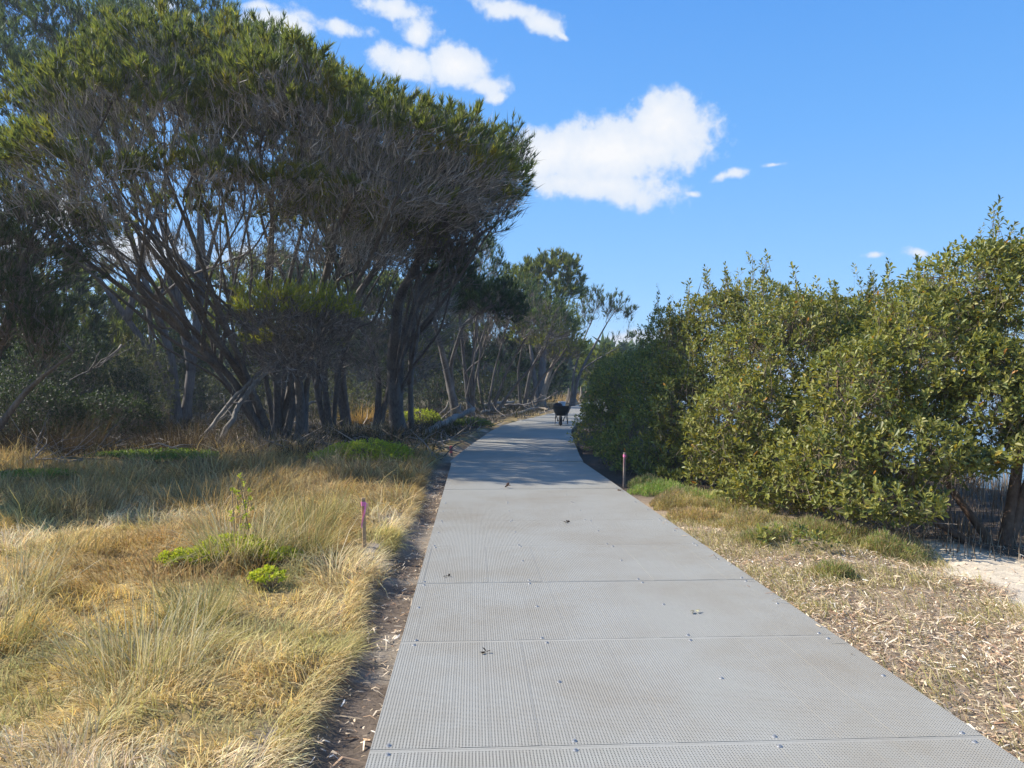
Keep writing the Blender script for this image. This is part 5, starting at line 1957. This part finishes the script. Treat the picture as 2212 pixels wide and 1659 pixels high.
def ribbon(g, P, w, nrm_dir):
    P = np.asarray(P, float)
    n = len(P)
    S = np.array(nrm_dir, float)
    V = []
    for i in range(n):
        s = S[i] if S.ndim == 2 else S
        V += [P[i] - s * w / 2, P[i] + s * w / 2]
    V = np.array(V)
    V2 = V + np.array([0, 0.0012, 0])
    Q = [[2 * i, 2 * i + 1, 2 * i + 3, 2 * i + 2] for i in range(n - 1)]
    m = 2 * n
    Q2 = [[m + a for a in q[::-1]] for q in Q]
    sd = [[2 * i, 2 * i + 2, m + 2 * i + 2, m + 2 * i] for i in range(n - 1)] + [[2 * i + 3, 2 * i + 1, m + 2 * i + 1, m + 2 * i + 3] for i in range(n - 1)]
    g.add(np.concatenate([V, V2]), Q=Q + Q2 + sd)


def stake(label, x, y, H, w, wood, tilt=(0, 0), tape='pink'):
    gz = h1(x, y)
    root = empty('survey_stake', (x, y, gz), label, 'stake', None)
    root.rotation_euler = (tilt[0], tilt[1], rad(18))
    g = Geo()
    V, Q = [], []
    lv = [(-0.12, 0.25), (0.0, 1.0), (H * 0.5, 1.0), (H - 0.006, 1.0), (H, 0.86)]
    for z, s in lv:
        for a, b in ((-1, -1), (1, -1), (1, 1), (-1, 1)):
            V.append([a * w / 2 * s + R.normal(0, 0.0006), b * w / 2 * s, z])
    for i in range(len(lv) - 1):
        for k in range(4):
            Q.append([4 * i + k, 4 * i + (k + 1) % 4, 4 * i + 4 + (k + 1) % 4, 4 * i + 4 + k])
    e = 4 * (len(lv) - 1)
    Q += [[e, e + 1, e + 2, e + 3], [3, 2, 1, 0]]
    g.add(V, Q=Q)
    g.build('post', wood, root)
    if tape == 'paint':
        g = Geo()
        k = w / 2 + 0.002
        box(g, (-k, -k, H * 0.30), (k, k, H + 0.002))
        g.build('painted_top', M_RED, root)
        return root
    g = Geo()
    k = w / 2 + 0.0025
    zt = H - 0.045
    for (z0, z1, t) in ((zt - 0.03, zt, 0.0), (zt - 0.012, zt + 0.010, 0.0012)):
        kk = k + t
        V = [[-kk, -kk, z0], [kk, -kk, z0], [kk, kk, z0], [-kk, kk, z0], [-kk, -kk, z1], [kk, -kk, z1], [kk, kk, z1], [-kk, kk, z1]]
        g.add(V, Q=[[0, 1, 5, 4], [1, 2, 6, 5], [2, 3, 7, 6], [3, 0, 4, 7]])
    g.build('ribbon_band', M_PINK, root)
    g = Geo()
    f = -k - 0.006
    if tape == 'pink':
        P = [[k * 0.9, f, zt], [k * 0.7, f - 0.006, zt - 0.05], [k * 0.1, f - 0.012, zt - 0.10], [-k * 0.7, f - 0.008, zt - 0.145], [-k * 1.2, f - 0.006, zt - 0.20], [-k * 1.3, f - 0.004, zt - 0.235]]
    else:
        P = [[-k * 0.6, f, zt], [-k * 1.2, f - 0.004, zt - 0.06], [-k * 1.3, f - 0.004, zt - 0.13], [-k * 1.4, f - 0.002, zt - 0.20]]
    S = np.array([nrm(np.array([math.cos(t), math.sin(t), 0.15])) for t in np.linspace(0.2, 1.0, len(P))])
    ribbon(g, P, 0.019, S)
    P = [[k, f * 0.5, zt], [k + 0.016, f * 0.6, zt - 0.012], [k + 0.020, f * 0.6, zt - 0.035], [k + 0.015, f * 0.5, zt - 0.055]]
    ribbon(g, P, 0.018, np.array([0.3, 0.95, 0]))
    g.build('ribbon_tail', M_PINK, root)
    return root


stake('brown wooden stake with pink ribbon standing in the dry grass left of the boardwalk', -1.40, 7.35, 0.449 - h1(-1.40, 7.35), 0.033, M_WOOD, (rad(0), rad(-1.5)))
stake('grey wooden stake with pink ribbon against the shaded mangrove right of the boardwalk', 1.80, 12.45, 0.56, 0.032, M_WOODG, (0, rad(1.5)), 'hang')
stake('short stake with faded pink top at the shaded left side of the boardwalk', -1.46, 18.6, 0.24, 0.055, M_WOODG, (0, rad(-2)), 'paint')


# --- wheelbarrow and its load ---------------------------------------------------------------------
def wheelbarrow():
    M_TRAY = plain_mat('dark_green_tray', (0.020, 0.035, 0.045), 0.45, noise=0.4, nscale=6)
    M_TYRE = plain_mat('tyre_rubber', (0.03, 0.03, 0.03), 0.8, noise=0.4)
    M_FRAME = plain_mat('black_tube_steel', (0.03, 0.03, 0.035), 0.4, 0.3, noise=0.2)
    M_GRIP = plain_mat('grey_grip', (0.16, 0.16, 0.16), 0.7)
    M_RIM = plain_mat('steel_rim', (0.35, 0.35, 0.35), 0.5, 0.6, noise=0.4)
    root = empty('wheelbarrow', (1.93, 30.5, 0.0), 'dark wheelbarrow standing on the boardwalk, wheel toward the camera', 'wheelbarrow')
    root.rotation_euler = (0, 0, rad(-6))
    # tray: tapered pan, higher and narrower at the front (front = -y)
    lo = [(-0.19, -0.02, 0.37), (0.19, -0.02, 0.37), (0.22, 0.52, 0.36), (-0.22, 0.52, 0.36)]
    hi = [(-0.33, -0.26, 0.76), (0.33, -0.26, 0.76), (0.37, 0.72, 0.66), (-0.37, 0.72, 0.66)]
    mid = [tuple((np.array(a) * 0.45 + np.array(b) * 0.55) + np.array([0, 0, -0.03])) for a, b in zip(lo, hi)]

    def ring(pts, r, k=4):
        out = []
        n = len(pts)
        for i in range(n):
            p, a, b = np.array(pts[i]), np.array(pts[i - 1]), np.array(pts[(i + 1) % n])
            da, db = nrm(a - p) * r, nrm(b - p) * r
            for j in range(k + 1):
                t = j / k
                out.append((1 - t) ** 2 * (p + da) + 2 * t * (1 - t) * p + t * t * (p + db))
        return out
    rs = [ring(lo, 0.06), ring(mid, 0.09), ring(hi, 0.12)]
    inn = [[p + (np.mean(r_, axis=0) - p) * 0.02 + np.array([0, 0, 0.004]) for p in r_] for r_ in rs]
    m = len(rs[0])
    V = np.array(rs[0] + rs[1] + rs[2] + inn[2] + inn[1] + inn[0] + [np.mean(rs[0], axis=0), np.mean(inn[0], axis=0)])
    Q = []
    for l in range(5):
        for i in range(m):
            Q.append([l * m + i, l * m + (i + 1) % m, (l + 1) * m + (i + 1) % m, (l + 1) * m + i])
    T = [[(i + 1) % m, i, 6 * m] for i in range(m)] + [[5 * m + i, 5 * m + (i + 1) % m, 6 * m + 1] for i in range(m)]
    g = Geo()
    g.add(V, Q=Q, T=T)
    g.build('tray', M_TRAY, root, smooth=False)
    g = Geo()
    P = np.array(rs[2] + [rs[2][0], rs[2][1]])
    tube(g, P, 0.011, 6, cap=False)
    g.build('tray_rim', M_FRAME, root, smooth=True)
    # wheel
    wc = np.array([0, -0.36, 0.20])
    g = Geo()
    th = np.linspace(0, 2 * math.pi, 29)
    P = wc + np.stack([np.zeros(29), 0.145 * np.cos(th), 0.145 * np.sin(th)], 1)
    k = 8
    V, Q = [], []
    for i in range(28):
        a = th[i]
        rdir = np.array([0, math.cos(a), math.sin(a)])
        for j in range(k):
            b = j / k * 2 * math.pi
            V.append(wc + rdir * (0.148 + 0.052 * math.cos(b)) + np.array([0.062 * math.sin(b), 0, 0]))
    for i in range(28):
        for j in range(k):
            Q.append([i * k + j, ((i + 1) % 28) * k + j, ((i + 1) % 28) * k + (j + 1) % k, i * k + (j + 1) % k])
    wh = Geo()
    wh.add(V, Q=Q)
    # lugs
    lug = Geo()
    tyre = wh.build('wheel', M_TYRE, root, smooth=True)
    for i in range(28):
        a = th[i] + 0.1
        Mx = Matrix.Translation(Vector(wc)) @ Matrix.Rotation(a, 4, 'X')
        for s in (-1, 1):
            box(lug, (s * 0.018 - 0.014, 0.193, -0.008), (s * 0.018 + 0.014, 0.204, 0.008), M=Mx)
    lug.build('tread', M_TYRE, tyre)
    g = Geo()
    for s in (-1, 1):
        n = 20
        t2 = np.arange(n) / n * 2 * math.pi
        V = np.concatenate([wc + np.stack([np.full(n, s * 0.03), 0.10 * np.cos(t2), 0.10 * np.sin(t2)], 1), wc + np.stack([np.full(n, s * 0.015), 0.03 * np.cos(t2), 0.03 * np.sin(t2)], 1), [wc + [s * 0.035, 0, 0]]])
        g.add(V, Q=[[i, (i + 1) % n, n + (i + 1) % n, n + i] for i in range(n)], T=[[n + i, n + (i + 1) % n, 2 * n] for i in range(n)])
    tube(g, [wc + [-0.12, 0, 0], wc + [0.12, 0, 0]], 0.012, 8)
    g.build('rim', M_RIM, tyre)
    for s in (-1, 1):
        # side tube: from the axle bracket back under the tray to the handle
        g = Geo()
        tube(g, smooth_line([[s * 0.10, -0.40, 0.20], [s * 0.14, -0.15, 0.30], [s * 0.20, 0.25, 0.345], [s * 0.28, 0.85, 0.52], [s * 0.30, 1.15, 0.60]], 0.05), 0.015, 8)
        g.build('frame_tube', M_FRAME, root, smooth=True)
        g = Geo()
        tube(g, [[s * 0.297, 1.06, 0.577], [s * 0.302, 1.18, 0.608]], 0.020, 8)
        g.build('handle_grip', M_GRIP, root, smooth=True)
        g = Geo()
        tube(g, smooth_line([[s * 0.20, 0.22, 0.35], [s * 0.245, 0.30, 0.10], [s * 0.25, 0.36, 0.016], [s * 0.255, 0.50, 0.016], [s * 0.25, 0.58, 0.12], [s * 0.24, 0.62, 0.42]], 0.04), 0.013, 8)
        g.build('leg', M_FRAME, root, smooth=True)
        g = Geo()
        box(g, (s * 0.11 - 0.022, -0.43, 0.165), (s * 0.11 + 0.022, -0.33, 0.235))
        g.build('axle_bracket', M_FRAME, root)
        g = Geo()
        tube(g, [[s * 0.11, -0.37, 0.20], [s * 0.20, -0.12, 0.52]], 0.011, 6)
        g.build('brace', M_FRAME, root, smooth=True)
    # bucket in the tray
    M_BUCKET = plain_mat('white_bucket_plastic', (0.72, 0.76, 0.80), 0.4, noise=0.1)
    bx, by = 1.98, 30.72
    b = empty('bucket', (bx, by, 0.68), 'white plastic bucket with lid standing in the wheelbarrow tray', 'bucket')
    g = Geo()
    n = 24
    t2 = np.arange(n) / n * 2 * math.pi
    c2, s2 = np.cos(t2), np.sin(t2)
    prof = [(0.12, -0.16), (0.13, -0.02), (0.145, 0.20), (0.152, 0.205), (0.152, 0.225), (0.146, 0.23)]
    V = np.concatenate([np.stack([r_ * c2, r_ * s2, np.full(n, z_)], 1) for r_, z_ in prof])
    Q = [[l * n + i, l * n + (i + 1) % n, (l + 1) * n + (i + 1) % n, (l + 1) * n + i] for l in range(len(prof) - 1) for i in range(n)]
    g.add(np.concatenate([V, [[0, 0, -0.16]]]), Q=Q, T=[[(i + 1) % n, i, len(prof) * n] for i in range(n)])
    g.build('bucket_body', M_BUCKET, b, smooth=False)
    g = Geo()
    prof = [(0.150, 0.230), (0.156, 0.232), (0.156, 0.246), (0.140, 0.250), (0.132, 0.243)]
    V = np.concatenate([np.stack([r_ * c2, r_ * s2, np.full(n, z_)], 1) for r_, z_ in prof])
    Q = [[l * n + i, l * n + (i + 1) % n, (l + 1) * n + (i + 1) % n, (l + 1) * n + i] for l in range(len(prof) - 1) for i in range(n)]
    g.add(np.concatenate([V, [[0, 0, 0.243]]]), Q=Q, T=[[(len(prof) - 1) * n + i, (len(prof) - 1) * n + (i + 1) % n, len(prof) * n] for i in range(n)])
    g.build('lid', M_BUCKET, b, smooth=False)
    # dark bag
    M_BAG = plain_mat('dark_cloth_bag', (0.02, 0.022, 0.03), 0.85, noise=0.4, nscale=9)
    g = Geo()
    nu, nv = 16, 9
    V, Q = [], []
    for j in range(nv):
        ph = j / (nv - 1) * math.pi
        for i in range(nu):
            t = i / nu * 2 * math.pi
            cx = math.copysign(abs(math.cos(t)) ** 0.7, math.cos(t))
            cy = math.copysign(abs(math.sin(t)) ** 0.7, math.sin(t))
            rr = math.sin(ph) ** 0.6 if 0 < ph < math.pi - 1e-6 else 0
            wob = 1 + 0.08 * math.sin(3 * t + j) + 0.05 * math.sin(7 * t)
            V.append([0.20 * cx * rr * wob, 0.17 * cy * rr * wob, 0.16 * math.cos(ph) * (1 + 0.1 * math.sin(2 * t))])
    for j in range(nv - 1):
        for i in range(nu):
            Q.append([(j + 1) * nu + i, (j + 1) * nu + (i + 1) % nu, j * nu + (i + 1) % nu, j * nu + i])
    g.add(V, Q=Q)
    o = g.build('cloth_bag', M_BAG, smooth=True)
    o.location = (1.80, 30.50, 0.71)
    tag(o, 'dark lumpy cloth bag lying in the wheelbarrow left of the white bucket', 'bag')


wheelbarrow()


# --- little things on the deck ----------------------------------------------------------------------
def deck_bits():
    spots = [(1048, 1411, 0.032, 'dark crumpled leaf clump on the near left part of the deck', (0.05, 0.035, 0.025)),
             (1095, 1054, 0.08, 'dry brown leaf lying just outside the tree shade on the deck', (0.10, 0.06, 0.04)),
             (1500, 1322, 0.035, 'pale crushed leaf on the right half of the deck', (0.35, 0.33, 0.2)),
             (966, 1245, 0.03, 'tiny dark leaf near the left edge of the deck', (0.05, 0.04, 0.03)),
             (1225, 1128, 0.05, 'small dark leaf near the middle joint of the deck', (0.07, 0.05, 0.035)),
             (1340, 1060, 0.05, 'brown leaf on the deck near the ribboned stake', (0.12, 0.07, 0.04))]
    for (x, y, s, lab, c) in spots:
        d = CAM_Z * F / (y - 836)
        p = np.array([(x - 1106) / F * d, d, 0.004])
        g = Geo()
        n = 4
        B = np.zeros((n, 3)) + R.normal(0, s * 0.2, (n, 3)) * [1, 1, 0]
        DD = nrm(R.normal(0, 1, (n, 3)) * [1, 1, 0.25] + [0, 0, 0.2])
        NN = nrm(R.normal(0, 0.5, (n, 3)) + [0, 0, 1])
        leaf_geo(g, B, DD, NN, np.full(n, s), np.tile(c, (n, 1)) * R.uniform(0.7, 1.4, (n, 1)), 0.5)
        v = np.concatenate(g.v)
        g.v = [vv - np.array([0, 0, v[:, 2].min()], np.float32) for vv in g.v]
        o = g.build('dead_leaf', M_LITTER)
        o.location = p
        tag(o, lab, 'leaf')


deck_bits()
